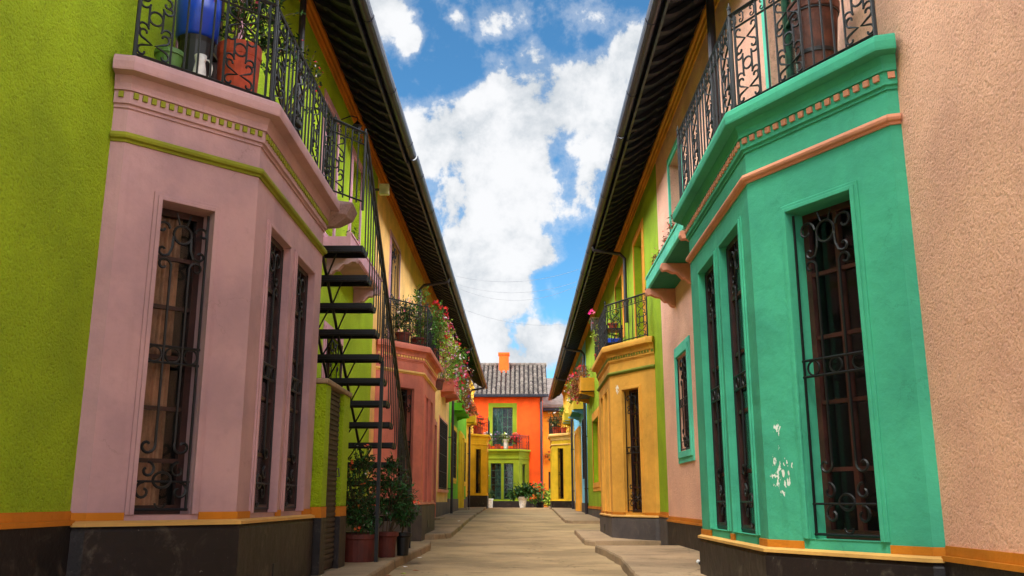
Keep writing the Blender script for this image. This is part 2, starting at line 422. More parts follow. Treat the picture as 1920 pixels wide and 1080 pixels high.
# ------------------------------------------------------------------ ironwork
def spiral(cx, cz, r, a0, turn, k=16, rend=.28):
    return [(cx+(r+(r*rend-r)*i/k)*math.cos(a0+turn*i/k), cz+(r+(r*rend-r)*i/k)*math.sin(a0+turn*i/k)) for i in range(k+1)]
def ring(cx, cz, r, k=18, rz=None):
    rz = rz or r
    return [(cx+r*math.cos(2*PI*i/k), cz+rz*math.sin(2*PI*i/k)) for i in range(k)]
def cscroll(x, z0, z1, r, sg, k=12):
    """C whose back is at x, bellies sg side (+1 opens to +x)"""
    if sg > 0:
        top = spiral(x+r, z1-r, r, PI, -1.6*PI, k); bot = spiral(x+r, z0+r, r, PI, 1.6*PI, k)
    else:
        top = spiral(x-r, z1-r, r, 0, 1.6*PI, k); bot = spiral(x-r, z0+r, r, 0, -1.6*PI, k)
    return list(reversed(top)) + bot
def grille(mb, s0, z0, w, h, n=-.03, r=.008, lod=1):
    """scrolled window guard standing in an opening, drawn in the facade plane"""
    k = 14 if lod else 7; sd = 5 if lod else 4
    T = lambda P, c=False, rr=r: mb.tube([(s0+a, n, z0+b) for a, b in P], rr, sd, closed=c)
    for x in (0.012, w-.012): T([(x, .02), (x, h-.02)])
    T([(0, .03), (w, .03)]); 
    T([(0, h*.10), (w, h*.10)], rr=r*.8)
    a, b = w*.33, w*.67
    if w > .34:
        for x in (a, b): T([(x, h*.22), (x, h-.42)])
    else: T([(w/2, h*.22), (w/2, h-.42)])
    # middle belt with three rings
    zc = h*.5; rr = min(.05, w/7)
    for dz in (-rr-.006, rr+.006): T([(-.0, zc+dz), (w, zc+dz)])
    for i in range(3): T(ring(w*(i+.5)/3, zc, rr, k+4), True, r*.8)
    # top rosette
    R = min(.075, w*.17)
    T(ring(w/2, h-.2, R, k+6), True)
    for sx in (-1, 1):
        cx = w/2+sx*(R+.055+w*.06)
        T(spiral(cx, h-.17, w*.13, PI if sx > 0 else 0, -sx*1.9*PI, k))
        T([(w/2+sx*R, h-.22), (w/2+sx*R*1.05, h-.3), (w/2+sx*R*1.4, h-.36)] + spiral(w/2+sx*(R*1.4+.04), h-.33, .045, PI*1.1 if sx > 0 else -.1*PI, sx*1.7*PI, k)[1:])
        T([(w/2+sx*R*.4, h-.13), (w/2+sx*R*.8, h-.05)], rr=r*.7)
        x = a if sx < 0 else b
        T([(x, h-.44)] + spiral(x+sx*.052, h-.43, .052, PI if sx > 0 else 0, -sx*1.8*PI, k))
        T([(x, h*.22)] + spiral(x+sx*.055, h*.21, .055, PI if sx > 0 else 0, sx*1.8*PI, k))
        T(spiral(x+sx*.04, h*.135, .055, PI*.5, sx*1.8*PI, k))
        T(spiral(w/2+sx*.12, h*.07, .06, PI/2, -sx*1.9*PI, k))
    T(ring(w/2, h*.105, .06, k+4, .05), True)
    T(spiral(w/2, h*.02+.03, .035, 0, -PI, 6, 1.), rr=r*.8)

def rail_panel(mb, A, B, z0, z1, inset_pat, r=.007, lod=1):
    """railing between plan points A and B. pattern string: P scroll panel, b bar"""
    A = Vector(A); B = Vector(B); L = (B-A).length; d = (B-A)/L
    wts = {'P': .30, 'b': .12, 'h': .06}
    tot = sum(wts[c] for c in inset_pat); k = L/tot
    P3 = lambda a, z: (A.x+d.x*a, A.y+d.y*a, z)
    T = lambda P, rr=r, c=False, sd=(5 if lod else 4): mb.tube([P3(a, z) for a, z in P], rr, sd, closed=c)
    T([(0, z0+.035), (L, z0+.035)], r*1.3); T([(0, z1), (L, z1)], r*2.0); T([(0, z1-.13), (L, z1-.13)], r*1.1)
    x = 0; kk = 12 if lod else 7
    for c in inset_pat:
        w = wts[c]*k
        T([(x, z0+.0), (x, z1)], r*(1.0 if c == 'b' else 1.25))
        if c == 'P':
            xa, xb, xm = x+w*.3, x+w*.7, x+w*.5
            zb, zt = z0+.26, z1-.39
            T([(xa, zb), (xa, zt)]); T([(xb, zb), (xb, zt)])
            T(ring(xm, (zb+zt)/2, w*.2, kk+4), r, True)
            for sx, xx in ((-1, xa), (1, xb)):
                q = .045
                T([(xx-sx*.0, zt)] + spiral(xx+sx*q*.9, zt+.01, q, PI if sx > 0 else 0, sx*1.6*PI, kk))
                T(list(reversed(spiral(xm+sx*.075, z1-.18, q, -PI/2, sx*1.5*PI, kk))) + [(xm+sx*.012, z1-.26)] + spiral(xm+sx*.07, z1-.34, q, PI*(.5), -sx*1.5*PI, kk))
                T([(xx, zb)] + spiral(xx+sx*q*.9, zb-.01, q, PI if sx > 0 else 0, -sx*1.6*PI, kk))
                T(list(reversed(spiral(xm+sx*.075, z0+.075, q, PI/2, -sx*1.5*PI, kk))) + [(xm+sx*.012, z0+.14)] + spiral(xm+sx*.07, z0+.215, q, -PI*.5, sx*1.5*PI, kk))
        # frieze between the two top rails
        m_ = max(1, round(w/.12))
        for i in range(m_):
            cx = x+w*(i+.5)/m_
            if lod: T(cscroll(cx-.04, z1-.115, z1-.015, .026, 1, 7), r*.7)
            else: T(ring(cx, z1-.065, .035, 6), r*.7, True)
        x += w
    T([(L, z0), (L, z1)], r*1.3)

# ------------------------------------------------------------------ house kit
def sweep(mb, path, prof, side=1):
    """moulding: path in local (s,n) plan, prof list of (out,z); out is measured to the n side"""
    n = len(path); rows = []
    for i in range(n):
        p = Vector(path[i])
        ds = []
        if i > 0: ds.append((p-Vector(path[i-1])).normalized())
        if i < n-1: ds.append((Vector(path[i+1])-p).normalized())
        ns = [Vector((-d.y, d.x)) for d in ds]
        if len(ns) == 1: m = ns[0]
        else:
            m = (ns[0]+ns[1]).normalized(); m = m/max(.3, m.dot(ns[0]))
        rows.append(mb.pts([(p.x+m.x*o, p.y+m.y*o, z) for o, z in prof]))
    k = len(prof)
    for a, b in zip(rows, rows[1:]):
        for j in range(k-1):
            mb.face((a+j, a+j+1, b+j+1, b+j))
    mb.face([rows[0]+j for j in reversed(range(k))]); mb.face([rows[-1]+j for j in range(k)])

def wallface(mb, a, b, z0, z1, holes, depth):
    """wall in local x=[a,b], face at y=0, holes = (x0,x1,z0,z1)"""
    xs = sorted({a, b, *[h[0] for h in holes], *[h[1] for h in holes]}); zs = sorted({z0, z1, *[h[2] for h in holes], *[h[3] for h in holes]})
    for x0, x1 in zip(xs, xs[1:]):
        for q0, q1 in zip(zs, zs[1:]):
            cx, cz = (x0+x1)/2, (q0+q1)/2
            if any(h[0] < cx < h[1] and h[2] < cz < h[3] for h in holes): continue
            mb.quad((x1,0,q0), (x0,0,q0), (x0,0,q1), (x1,0,q1))
    for h in holes:
        x0, x1, q0, q1 = h; d = -depth
        mb.quad((x0,0,q0), (x1,0,q0), (x1,d,q0), (x0,d,q0))
        mb.quad((x0,0,q1), (x0,d,q1), (x1,d,q1), (x1,0,q1))
        mb.quad((x0,0,q0), (x0,d,q0), (x0,d,q1), (x0,0,q1))
        mb.quad((x1,0,q0), (x1,0,q1), (x1,d,q1), (x1,d,q0))

def window(house, Mx, x0, x1, z0, z1, depth=.2, frame_m='wood_dark', nx=2, nz=4, sur=None, sur_w=.06, sur_out=.014,
           guard=None, curtain=None, sill=None, lod=1, label=None, name='window', sur_bottom=False, solid=False, guard_n=-.045, bars=False):
    w = x1-x0; h = z1-z0; d = depth
    mb = MB(Mx); t = .045; y0, y1 = -d, -d+.05
    mb.box(x0, x0+t, y0, y1, z0, z1); mb.box(x1-t, x1, y0, y1, z0, z1)
    mb.box(x0+t, x1-t, y0, y1, z0, z0+t*1.3); mb.box(x0+t, x1-t, y0, y1, z1-t, z1)
    for i in range(1, nx):
        x = x0+w*i/nx; mb.box(x-.02, x+.02, y0+.002, y1-.004, z0+t*1.3, z1-t)
    for i in range(1, nz):
        z = z0+h*i/nz; mb.box(x0+t, x1-t, y0+.008, y1-.01, z-.014, z+.014)
    if solid:
        mb.box(x0+t, x1-t, y0-.01, y0+.018, z0+t*1.3, z1-t)
    f = mb.build(name, M[frame_m], house)
    if label: f['label'] = label
    if not solid:
        mb = MB(Mx); mb.box(x0+t*.5, x1-t*.5, y0+.014, y0+.02, z0+t, z1-t*.5); mb.build('pane', M['glass'], f)
        mb = MB(Mx)  # the unlit room behind
        e = .0
        X0, X1, Z0, Z1, Y0, Y1 = x0-.02, x1+.02, z0-.02, z1+.02, -d-.16, -d-.002
        mb.quad((X0,Y0,Z0),(X1,Y0,Z0),(X1,Y0,Z1),(X0,Y0,Z1)); mb.quad((X0,Y0,Z0),(X0,Y1,Z0),(X1,Y1,Z0),(X1,Y0,Z0))
        mb.quad((X0,Y0,Z1),(X1,Y0,Z1),(X1,Y1,Z1),(X0,Y1,Z1)); mb.quad((X0,Y0,Z0),(X0,Y0,Z1),(X0,Y1,Z1),(X0,Y1,Z0)); mb.quad((X1,Y0,Z0),(X1,Y1,Z0),(X1,Y1,Z1),(X1,Y0,Z1))
        mb.build('room_recess', M['interior'], f)
    if curtain:
        mb = MB(Mx); k = 40; P = []
        c0, c1 = x0+w*curtain[1]+.01, x0+w*curtain[2]-.01
        for i in range(k+1):
            x = c0+(c1-c0)*i/k
            P.append((x, -d-.07+.026*math.sin(i*1.3)+.012*math.sin(i*2.9)))
        for (a, b) in zip(P, P[1:]):
            mb.quad((a[0],a[1],z0+.03), (b[0],b[1],z0+.03), (b[0],b[1],z1-.02), (a[0],a[1],z1-.02))
        mb.build('curtain', M[curtain[0]], f, smooth=True, weld=True)
    if sur:
        mb = MB(Mx); o = sur_out; s = sur_w
        for (sw, oo) in ((s, o), (s*.55, o*1.9)):
            mb.box(x0-sw, x0-.001, -.005, oo, z0-(sw if sur_bottom else .0), z1+sw); mb.box(x1+.001, x1+sw, -.005, oo, z0-(sw if sur_bottom else .0), z1+sw)
            mb.box(x0-.001, x1+.001, -.005, oo, z1+.001, z1+sw)
            if sur_bottom: mb.box(x0-.001, x1+.001, -.005, oo, z0-sw, z0-.001)
        mb.build('surround', M[sur], f, bevel=.004 if lod else 0)
    if sill:
        mb = MB(Mx); mb.box(x0-.1, x1+.1, -.02, .09, z0-.1, z0-.002 if not sur_bottom else z0-.06); mb.build('sill', M[sill], f)
    if guard:
        mb = MB(Mx)
        if guard == 'scroll': grille(mb, x0, z0, w, h, guard_n, .0098, lod)
        elif guard == 'bars':
            nb = max(3, round(w/.13))
            for i in range(nb+1):
                x = x0+w*i/nb; mb.tube([(x, guard_n, z0), (x, guard_n, z1)], .009, 4)
            for q in (.02, .25, .5, .75, .98): mb.tube([(x0, guard_n, z0+h*q), (x1, guard_n, z0+h*q)], .009, 4)
        mb.build('window_guard', M['iron'], f)
    return f

CORNICE = [(-.02,3.385),(.012,3.385),(.012,3.408),(.03,3.412),(.03,3.50),(.046,3.502),(.046,3.52),(.05,3.55),(.06,3.58),(.066,3.602),(.145,3.606),(.149,3.62),(.152,3.665),(.144,3.703),(.122,3.722),(.0,3.725),(-.02,3.725)]
def bay(house, Mx, path, zoff, mats, tall, narrow, zt=.7, ptop=.62, lod=1, ztop_tall=2.78, ztop_nar=2.87, far_same=True, pm='plinth_brown', dent=True, depth=.2, band='orange_trim', gz0=0, ndepth=.095, dstep=.078, tall_kw={}, narrow_kw={}):
    """path: 6 local plan points (s,n). tall=(x0,x1) on the near chamfer, narrow=[(x0,x1)..] on the front"""
    body, trim, belt = mats
    Zo = Matrix.Translation((0, 0, zoff)); Mz = Mx @ Zo
    ft = []
    mb = MB(Mz)
    for i in range(5):
        a, b = Vector(path[i]), Vector(path[i+1]); d = (b-a); L = d.length; d = d/L; nn = Vector((-d.y, d.x))
        F = Mz @ frame((a.x, a.y, 0), d, nn); ft.append((F, L))
        m2 = MB(F); holes = []
        if i == 1 and tall: holes = [(tall[0], tall[1], zt, ztop_tall)]
        if i == 3 and tall and far_same: holes = [(L-tall[1], L-tall[0], zt, ztop_tall)]
        if i == 2: holes = [(x0, x1, zt, ztop_nar) for x0, x1 in narrow]
        wallface(m2, 0, L, ptop-.05, 3.66, holes, ndepth if i == 2 else depth)
        off = len(mb.v); mb.v += m2.v; mb.f += [tuple(k+off for k in f) for f in m2.f]
    bo = mb.build('bay', M[body], house, bevel=.006 if lod else 0, weld=True)
    # inside ceiling & floor of the bay, balcony deck
    mb = MB(Mz); poly = [tuple(p) for p in path]
    mb.prism(list(reversed([(s, n-.01) for s, n in poly])), 3.6, 3.716); mb.build('deck', M[trim], bo)
    mb = MB(Mz); g = gz0-zoff
    sweep(mb, path, [(-.03, g-.06), (.035, g-.06), (.035, ptop-.03), (.018, ptop), (-.03, ptop)]); mb.build('plinth', M[pm], bo)
    mb = MB(Mz)
    sweep(mb, path, [(-.01, ptop), (.045, ptop+.001), (.045, ptop+.022), (.01, ptop+.035), (-.01, ptop+.035)])
    mb.build('plinth_ledge', M['ledge_cream'] if band == 'orange_trim' else M[band], bo)
    mb = MB(Mz)
    # painted orange band broken by the window surrounds
    for i in range(5):
        F, L = ft[i]; segs = [(0, L)]
        hs = []
        if i == 1 and tall: hs = [(tall[0]-.06, tall[1]+.06)]
        if i == 2: hs = [(x0-.05, x1+.05) for x0, x1 in narrow]
        cur = 0; segs = []
        for h0, h1 in hs:
            segs.append((cur, h0)); cur = h1
        segs.append((cur, L))
        for s0, s1 in segs:
            if s1-s0 > .02:
                mb = MB(F); mb.box(s0-.003, s1+.003, -.004, .012, ptop+.036, ptop+.085); mb.build('plinth_band', M[band], bo)
    mb = MB(Mz); sweep(mb, path, [(-.01, 3.14), (.012, 3.14), (.014, 3.158), (.036, 3.162), (.044, 3.18), (.036, 3.203), (.012, 3.212), (-.01, 3.212)]); mb.build('belt_course', M[belt], bo, bevel=.003 if lod else 0)
    mb = MB(Mz); sweep(mb, path, CORNICE); mb.build('cornice', M[trim], bo)
    if dent:
        for F, L in ft:
            st = dstep; k = max(1, int(L/st)); src = None
            for i in range(k):
                x = (i+.5)*L/k
                if src is None:
                    mb = MB(F); mb.box(x-st*.27, x+st*.27, .03, .046, 3.45, 3.492); src = mb.build('dentil', M[belt], bo); x0d = x
                else:
                    c = src.copy(); COL.objects.link(c); c.parent = bo; c.location = (F @ Vector((x, 0, 0))) - (F @ Vector((x0d, 0, 0)))
    # windows
    if tall:
        window(house, ft[1][0], tall[0], tall[1], zt, ztop_tall, depth, sur=body, sur_w=.055, guard='scroll', lod=lod, **tall_kw)
        if far_same:
            L = ft[3][1]; window(house, ft[3][0], L-tall[1], L-tall[0], zt, ztop_tall, depth, lod=0)
    for i, (x0, x1) in enumerate(narrow):
        window(house, ft[2][0], x0, x1, zt, ztop_nar, ndepth, nx=1, nz=5, sur=body, sur_w=.045, guard='scroll' if lod else 'bars', lod=lod, **narrow_kw)
    return bo, ft, Mz

def rail(house, Mz, pts, pats, z0=3.73, z1=4.55, r=.0085, lod=1, inset=.03):
    mb = MB(Mz)
    for (a, b, p) in zip(pts, pts[1:], pats):
        rail_panel(mb, a, b, z0, z1, p, r, lod)
    for a in pts:
        mb.tube([(a[0], a[1], z0), (a[0], a[1], z1+.05)], r*1.7, 6)
        mb.lathe([(.004, 0), (.018, .012), (.02, .03), (.008, .045), (.003, .075)], (a[0], a[1], z1+.04), 8)
    return mb.build('balcony_railing', M['iron'], house)

def roof(house, Mx, s0, s1, out=.92, zw=7.12, zo=6.58, gut='fascia', first=0.):
    """tiled roof plane, soffit, rafters, fascia, gutter"""
    m = (zo-zw)/out
    mb = MB(Mx)   # tile covering: rows of half-round tiles running down the slope
    pr = [(-4.2, zw+4.2*.42+.2), (out+.04, zo+.10)]
    st = .24; k = max(1, int((s1-s0)/st)); w = (s1-s0)/k
    for i in range(k):
        c = s0+(i+.5)*w; ring_a = []; 
        for (n, z) in ((-4.2, zw+1.9), (0, zw+.20), (out+.05, zo+.07)):
            ring_a.append(mb.pts([(c-w*.5, n, z), (c-w*.36, n, z+.05), (c-w*.12, n, z+.09), (c+w*.12, n, z+.09), (c+w*.36, n, z+.05), (c+w*.5, n, z)]))
        for a, b in zip(ring_a, ring_a[1:]):
            for j in range(5): mb.face((a+j, a+j+1, b+j+1, b+j))
        a = ring_a[-1]; mb.face([a+j for j in range(6)])
    ro = mb.build('roof', M['tile'], house)
    mb = MB(Mx); mb.extr([(-.3, zw-.3*m+.0), (out, zo), (out, zo+.03), (-.3, zw-.3*m+.03)], s0, s1, 0); mb.build('soffit', M['soffit'], ro)
    mb = MB(Mx); mb.extr([(out, zo-.09), (out+.03, zo-.09), (out+.03, zo+.08), (out, zo+.08)], s0, s1, 0)
    mb.build('fascia', M['fascia'], ro)
    mb = MB(Mx); g = []
    for i in range(9):
        a = PI+PI*i/8; g.append((out+.115+.082*math.cos(a), zo+.05+.1*math.sin(a)))
    g2 = [(out+.115+(p[0]-out-.115)*.86, zo+.05+(p[1]-zo-.05)*.86) for p in reversed(g)]
    mb.extr(g+g2, s0, s1, 0)
    q = s0+.9
    while q < s1-.2:
        mb.extr([(p[0]+(.006 if p[0] > out+.115 else -.004), p[1]-.006) for p in g]+[(p[0], p[1]) for p in reversed(g)], q, q+.035, 0); q += 2.05
    mb.build('gutter', M[gut], ro)
    # one carved rafter tail, then copies
    y = lambda n: zw+m*n
    prof = [(.09, y(.09)-.005), (.10, y(.10)-.02), (.19, y(.19)-.09), (.29, y(.29)-.085), (.33, y(.33)-.062), (.39, y(.39)-.078), (.52, y(.52)-.082), (.58, y(.58)-.072), (.63, y(.63)-.05),
            (out-.06, y(out-.06)-.045), (out-.01, y(out-.01)-.015), (out-.01, y(out-.01)-.005)]
    cnt = max(2, int((s1-s0)/.39)); src = None
    for i in range(cnt):
        s = s0+(i+.5)*(s1-s0)/cnt
        if src is None:
            mb = MB(Mx); mb.extr(list(reversed(prof)), s-.05, s+.05, 0); src = mb.build('rafter', M['rafter'], ro); sr0 = s
        else:
            c = src.copy(); COL.objects.link(c); c.parent = ro
            dv = (Mx @ Vector((s, 0, 0))) - (Mx @ Vector((sr0, 0, 0)))
            c.location = dv + Vector((0, random.uniform(-.03, .03), random.uniform(-.016, .003)))
    return ro

def housebody(house, Mx, s0, s1, zb, wall_m, holes, eave=7.08, trim='orange_trim', ptop=.62, pm='plinth_grey', band='orange_trim', bandskip=(), tz=.21):
    mb = MB(Mx); wallface(mb, s0, s1, zb-.1, eave+.05, holes, .2)
    # depth of the building behind the facade
    mb.quad((s0,0,zb-.1), (s0,-7,zb-.1), (s0,-7,eave+.05), (s0,0,eave+.05)); mb.quad((s1,0,zb-.1), (s1,0,eave+.05), (s1,-7,eave+.05), (s1,-7,zb-.1))
    mb.quad((s0,-7,zb-.1), (s1,-7,zb-.1), (s1,-7,eave+.05), (s0,-7,eave+.05)); mb.quad((s0,-7,eave+.05), (s1,-7,eave+.05), (s1,-.35,eave+.05), (s0,-.35,eave+.05))
    w = mb.build('wall', M[wall_m], house)
    cut = sorted([(h[0], h[1]) for h in holes if h[2] < ptop+.09] + list(bandskip))
    cur = s0
    for c0, c1 in cut+[(s1, s1)]:
        if c0-cur > .03:
            if pm: MB(Mx).box(cur, c0, -.02, .03, zb-.08, ptop).build('plinth', M[pm], house)
            if band:
                MB(Mx).box(cur, c0, -.01, .04, ptop+.001, ptop+.03).build('plinth_ledge', M[band], house); MB(Mx).box(cur, c0, -.01, .012, ptop+.031, ptop+.085).build('plinth_band', M[band], house)
        cur = max(cur, c1)
    mb = MB(Mx); z = eave
    mb.extr(list(reversed([(-.01, z-tz), (.02, z-tz), (.03, z-tz*.72), (.05, z-tz*.68), (.055, z-tz*.4), (.085, z-tz*.34), (.095, z-.001), (-.01, z-.001)])), s0, s1, 0)
    mb.build('eave_moulding', M[trim], house)
    return w

def pipe(house, Mx, s, ztop, zbot, out=.07, r=.04, m='pipe', eave=.80, zeave=6.55):
    mb = MB(Mx)
    if eave: mb.tube([(s, eave, zeave), (s, eave-.03, zeave-.1), (s, out+.1, zeave-.19), (s, out, zeave-.3), (s, out, zbot)], r, 10)
    else: mb.tube([(s, out, ztop), (s, out, zbot)], r, 10)
    for z in [q for q in (1.2, 3.1, 5.2) if q > zbot]: mb.box(s-r*1.3, s+r*1.3, 0, out+r*1.15, z-.015, z+.015)
    return mb.build('downpipe', M[m], house, smooth=False)

def planter_box(house, Mx, s0, s1, out, z0, z1, m, under, corb, corbm, lod=1):
    kz = 1 if lod else .55
    mb = MB(Mx)
    mb.extr(list(reversed([(-.01, z0), (out-.02, z0), (out, z0+.02), (out, z1-.03), (out+.015, z1-.03), (out+.015, z1), (out-.06, z1), (out-.06, z1-.06), (-.01, z1-.06)])), s0, s1, 0)
    b = mb.build('planter_ledge', M[m], house, bevel=.004 if lod else 0)
    mb = MB(Mx); mb.box(s0+.02, s1-.02, .0, out-.03, z0-.012, z0-.001); mb.build('ledge_soffit', M[under], b)
    for s in corb:
        prof = [(0, z0-.013)] + [(a, z0-.013-b*kz) for a, b in ((0,.3),(.07,.28),(.12,.22),(.17,.22),(.24,.14),(.30,.14),(out-.04,.1),(out+.02,.11),(out+.05,.06))] + [(out+.035, z0-.013)]
        mb = MB(Mx); mb.extr(prof, s-.055, s+.055, 0); mb.build('corbel', M[corbm], b, bevel=.006 if lod else 0)
    return b

# ------------------------------------------------------------------ plants
def leaf(mb, p, d, up, L, W):
    d = d.normalized(); s = d.cross(up)
    if s.length < .05: s = d.cross(Vector((1, .3, .1)))
    s.normalize(); n = s.cross(d)
    i = len(mb.v)
    mb.v += [p, p+d*L*.45+s*W*.5+n*W*.1, p+d*L-n*L*.12, p+d*L*.45-s*W*.5+n*W*.1]
    mb.f += [(i, i+1, i+2), (i, i+2, i+3)]
def rv(rnd):
    while True:
        v = Vector((rnd.uniform(-1,1), rnd.uniform(-1,1), rnd.uniform(-1,1)))
        if .01 < v.length < 1: return v
def foliage(blobs, n, L, rnd, hang=.2):
    """blobs: (centre, (rx,ry,rz)); leaves on random twigs through the volume"""
    mb = MB(); st = MB()
    vols = [b[1][0]*b[1][1]*b[1][2] for b in blobs]; tot = sum(vols)
    for (c, r), v in zip(blobs, vols):
        k = max(6, int(n*v/tot)); c = Vector(c); tw = max(3, k//7)
        for t in range(tw):
            a = rv(rnd); a = Vector((a.x*r[0], a.y*r[1], a.z*r[2]))
            p0 = c + a*.45 + Vector((0, 0, -r[2]*.35)); p1 = c + a*1.08
            st.tube([p0, (p0+p1)/2+Vector((0, 0, .02)), p1], .003, 3, cap=False)
            for q in range(7):
                f = rnd.uniform(.25, 1.05); p = p0.lerp(p1, f) + rv(rnd)*L*.5
                d = (p1-p0).normalized()*.6 + rv(rnd) + Vector((0, 0, -hang))
                leaf(mb, p, d, Vector((rnd.uniform(-.5,.5), rnd.uniform(-.5,.5), 1)), L*rnd.uniform(.6, 1.25), L*rnd.uniform(.35, .6))
    return mb, st
def blooms(blobs, n, r, rnd, cluster=1):
    mb = MB()
    for _ in range(n):
        c, q = rnd.choice(blobs); a = rv(rnd).normalized()
        p = Vector(c)+Vector((a.x*q[0], a.y*q[1], a.z*q[2]))*rnd.uniform(.85, 1.12)
        for j in range(cluster):
            o = p+rv(rnd)*r*1.6*(cluster > 1); ax = (a+rv(rnd)*.5).normalized()
            u = ax.orthogonal().normalized(); w = ax.cross(u); i = len(mb.v)
            mb.v.append(o - ax*r*.2)
            for t in range(10):
                rr = r*(1 if t % 2 else .62)*rnd.uniform(.85, 1.1); an = 2*PI*t/10
                mb.v.append(o+u*rr*math.cos(an)+w*rr*math.sin(an)+ax*r*.25)
            for t in range(10): mb.f.append((i, i+1+t, i+1+(t+1) % 10))
    return mb
def pot_mb(c, r0, r1, h, rim=.02, n=22):
    mb = MB(); mb.lathe([(r0, 0), (r0+(r1-r0)*.82, h*.8), (r1*1.0, h*.8), (r1+rim, h*.84), (r1+rim, h), (r1, h), (r1*.93, h*.9), (.01, h*.9)], c, n)
    return mb
def potted(name, label, cat, loc, pot, blobs, nleaf, L, leafm='leaf', flowers=(), group=None, seed=1, potm='terracotta', hang=.2, stems=True, rim=.02):
    rnd = random.Random(seed)
    t = thing(name, label, cat, loc, group)
    if pot:
        r0, r1, h = pot
        pot_mb(loc, r0, r1, h, rim).build('pot', M[potm], t, smooth=False, bevel=.004)
    W = [((loc[0]+b[0][0], loc[1]+b[0][1], loc[2]+b[0][2]), b[1]) for b in blobs]
    f, s = foliage(W, nleaf, L, rnd, hang)
    if pot and stems:
        for c, r in W:
            for _ in range(3):
                st = Vector(loc)+Vector((rnd.uniform(-.4,.4)*pot[1], rnd.uniform(-.4,.4)*pot[1], pot[2]*.85)); e = Vector(c)+rv(rnd)*min(r)*.5
                s.tube([st, (st+e)/2+rv(rnd)*.03, e], .006, 4, cap=False)
    fo = f.build('foliage', M[leafm], t); s.build('stems', M['stem'], t)
    for (m, n, r, cl) in flowers:
        blooms(W, n, r, rnd, cl).build('blossom', M['petal_'+m], t)
    return t

# ================================================================== LEFT ROW
LX, RX = -2.77, 2.45
ML = frame((LX, 0, 0), (0, 1), (1, 0)); MR = frame((RX, 0, 0), (0, 1), (-1, 0))
def lp(x, y, wx=LX, side=1): return (y, (x-wx)*side)     # world plan point -> local (s,n)

# --- lime stucco house with the mauve bay
h = thing('row_house', 'lime green stucco house with mauve bay and iron balcony, nearest on the left', 'house', (LX, 8, 0), 'painted houses lining the lane')
holes = [(6.75, 8.05, 3.8, 6.05), (11.95, 12.75, 4.45, 6.3), (14.0, 14.8, 4.45, 6.3), (10.5, 11.6, 1.5, 3.1), (12.6, 13.7, 1.5, 3.1)]
housebody(h, ML, -3, 16.6, 0, 'lime_stucco', holes, ptop=.63, pm='plinth_brown', bandskip=[(5.69, 9.35), (8.7, 10.0)])
pathL = [lp(-2.77,5.70), lp(-2.68,5.72), lp(-1.97,6.42), lp(-1.97,8.66), lp(-2.68,9.3), lp(-2.77,9.32)]
b1, ft1, Mz1 = bay(h, ML, pathL, 0, ('mauve_paint','mauve_paint','lime_trim'), (.285,.665), [(.34,.96),(1.2,1.86)], zt=.69, ptop=.62,
    ztop_tall=2.79, ztop_nar=2.86, dstep=.06, tall_kw=dict(nx=1, nz=6, curtain=('curtain', .0, .72)), narrow_kw=dict(curtain=None))
def inset_pts(path, d):
    out = []
    for i in range(1, 5):
        p = Vector(path[i]); a = (p-Vector(path[i-1])).normalized(); b = (Vector(path[i+1])-p).normalized()
        n1, n2 = Vector((-a.y, a.x)), Vector((-b.y, b.x)); m = (n1+n2).normalized(); m = m/max(.4, m.dot(n1)); out.append(tuple(p+m*d))
    return out
ip = inset_pts(pathL, .06); ip[0] = (ip[0][0]+.0, .12); ip[3] = (ip[3][0], .1)
rail(h, ML, [ip[0], ip[1], ip[2]], ['PbbbbPbh', 'hPbbbPbbbPbbPbh'])
window(h, ML, 6.75, 8.05, 3.8, 6.05, sur='mauve_light', sur_w=.14, nx=2, nz=4, frame_m='wood_dark', name='balcony_door')
for a, b in ((11.95, 12.75), (14.0, 14.8)):
    window(h, ML, a, b, 4.45, 6.3, sur='mauve_light', sur_w=.15, nx=2, nz=4, frame_m='mauve_paint', sur_bottom=True)
for a, b in ((10.5, 11.6), (12.6, 13.7)):
    window(h, ML, a, b, 1.5, 3.1, sur='mauve_light', sur_w=.14, nx=2, nz=3, sur_bottom=True, guard='scroll', lod=0, guard_n=.03)
planter_box(h, ML, 12.1, 14.95, .40, 4.2, 4.42, 'mauve_light', 'mauve_paint', (12.5, 14.6), 'mauve_paint')
roof(h, ML, -3, 14.9, out=.745, zo=6.62)
pipe(h, ML, 9.95, 6.75, .1, eave=None, out=.12)

# --- cream house with salmon bay
h = thing('row_house', 'cream yellow house with salmon red bay and overflowing flower balcony', 'house', (LX, 25, 0), 'painted houses lining the lane')
holes = [(18.5, 19.9, 3.85, 6.25), (24.4, 25.6, 4.7, 6.3), (30.6, 33.9, 1.15, 3.5), (27.6, 28.7, .2, 3.05), (31.2, 32.4, 5.1, 6.35)]
housebody(h, ML, 16.6, 34.7, .05, 'cream_stucco', holes, ptop=.72, pm='plinth_grey', trim='orange_trim', band=None, bandskip=[(17.1, 21.7)])
pathR = [lp(-2.77,17.12), lp(-2.68,17.15), lp(-1.97,18.08), lp(-1.97,20.75), lp(-2.68,21.6), lp(-2.77,21.62)]
bay(h, ML, pathR, .06, ('salmon_paint','salmon_paint','cream_trim'), (.5,.9), [(.45,.95),(1.35,1.85)], zt=.7, ptop=.64, ztop_tall=2.86, ztop_nar=2.78, lod=1, band='salmon_trim', pm='plinth_grey', gz0=.03, depth=.22)
ip = inset_pts(pathR, .06); ip[0] = (ip[0][0], .12); ip[3] = (ip[3][0], .1)
rail(h, ML @ Matrix.Translation((0,0,.06)), ip, ['PbbbPbh','hPbbbPbbbPbbPbh','hbPbbbP'], lod=0)
window(h, ML, 18.5, 19.9, 3.85, 6.25, sur='mauve_light', sur_w=.12, frame_m='casement_blue', nx=2, nz=5, name='balcony_door', guard='scroll', guard_n=-.02, lod=0)
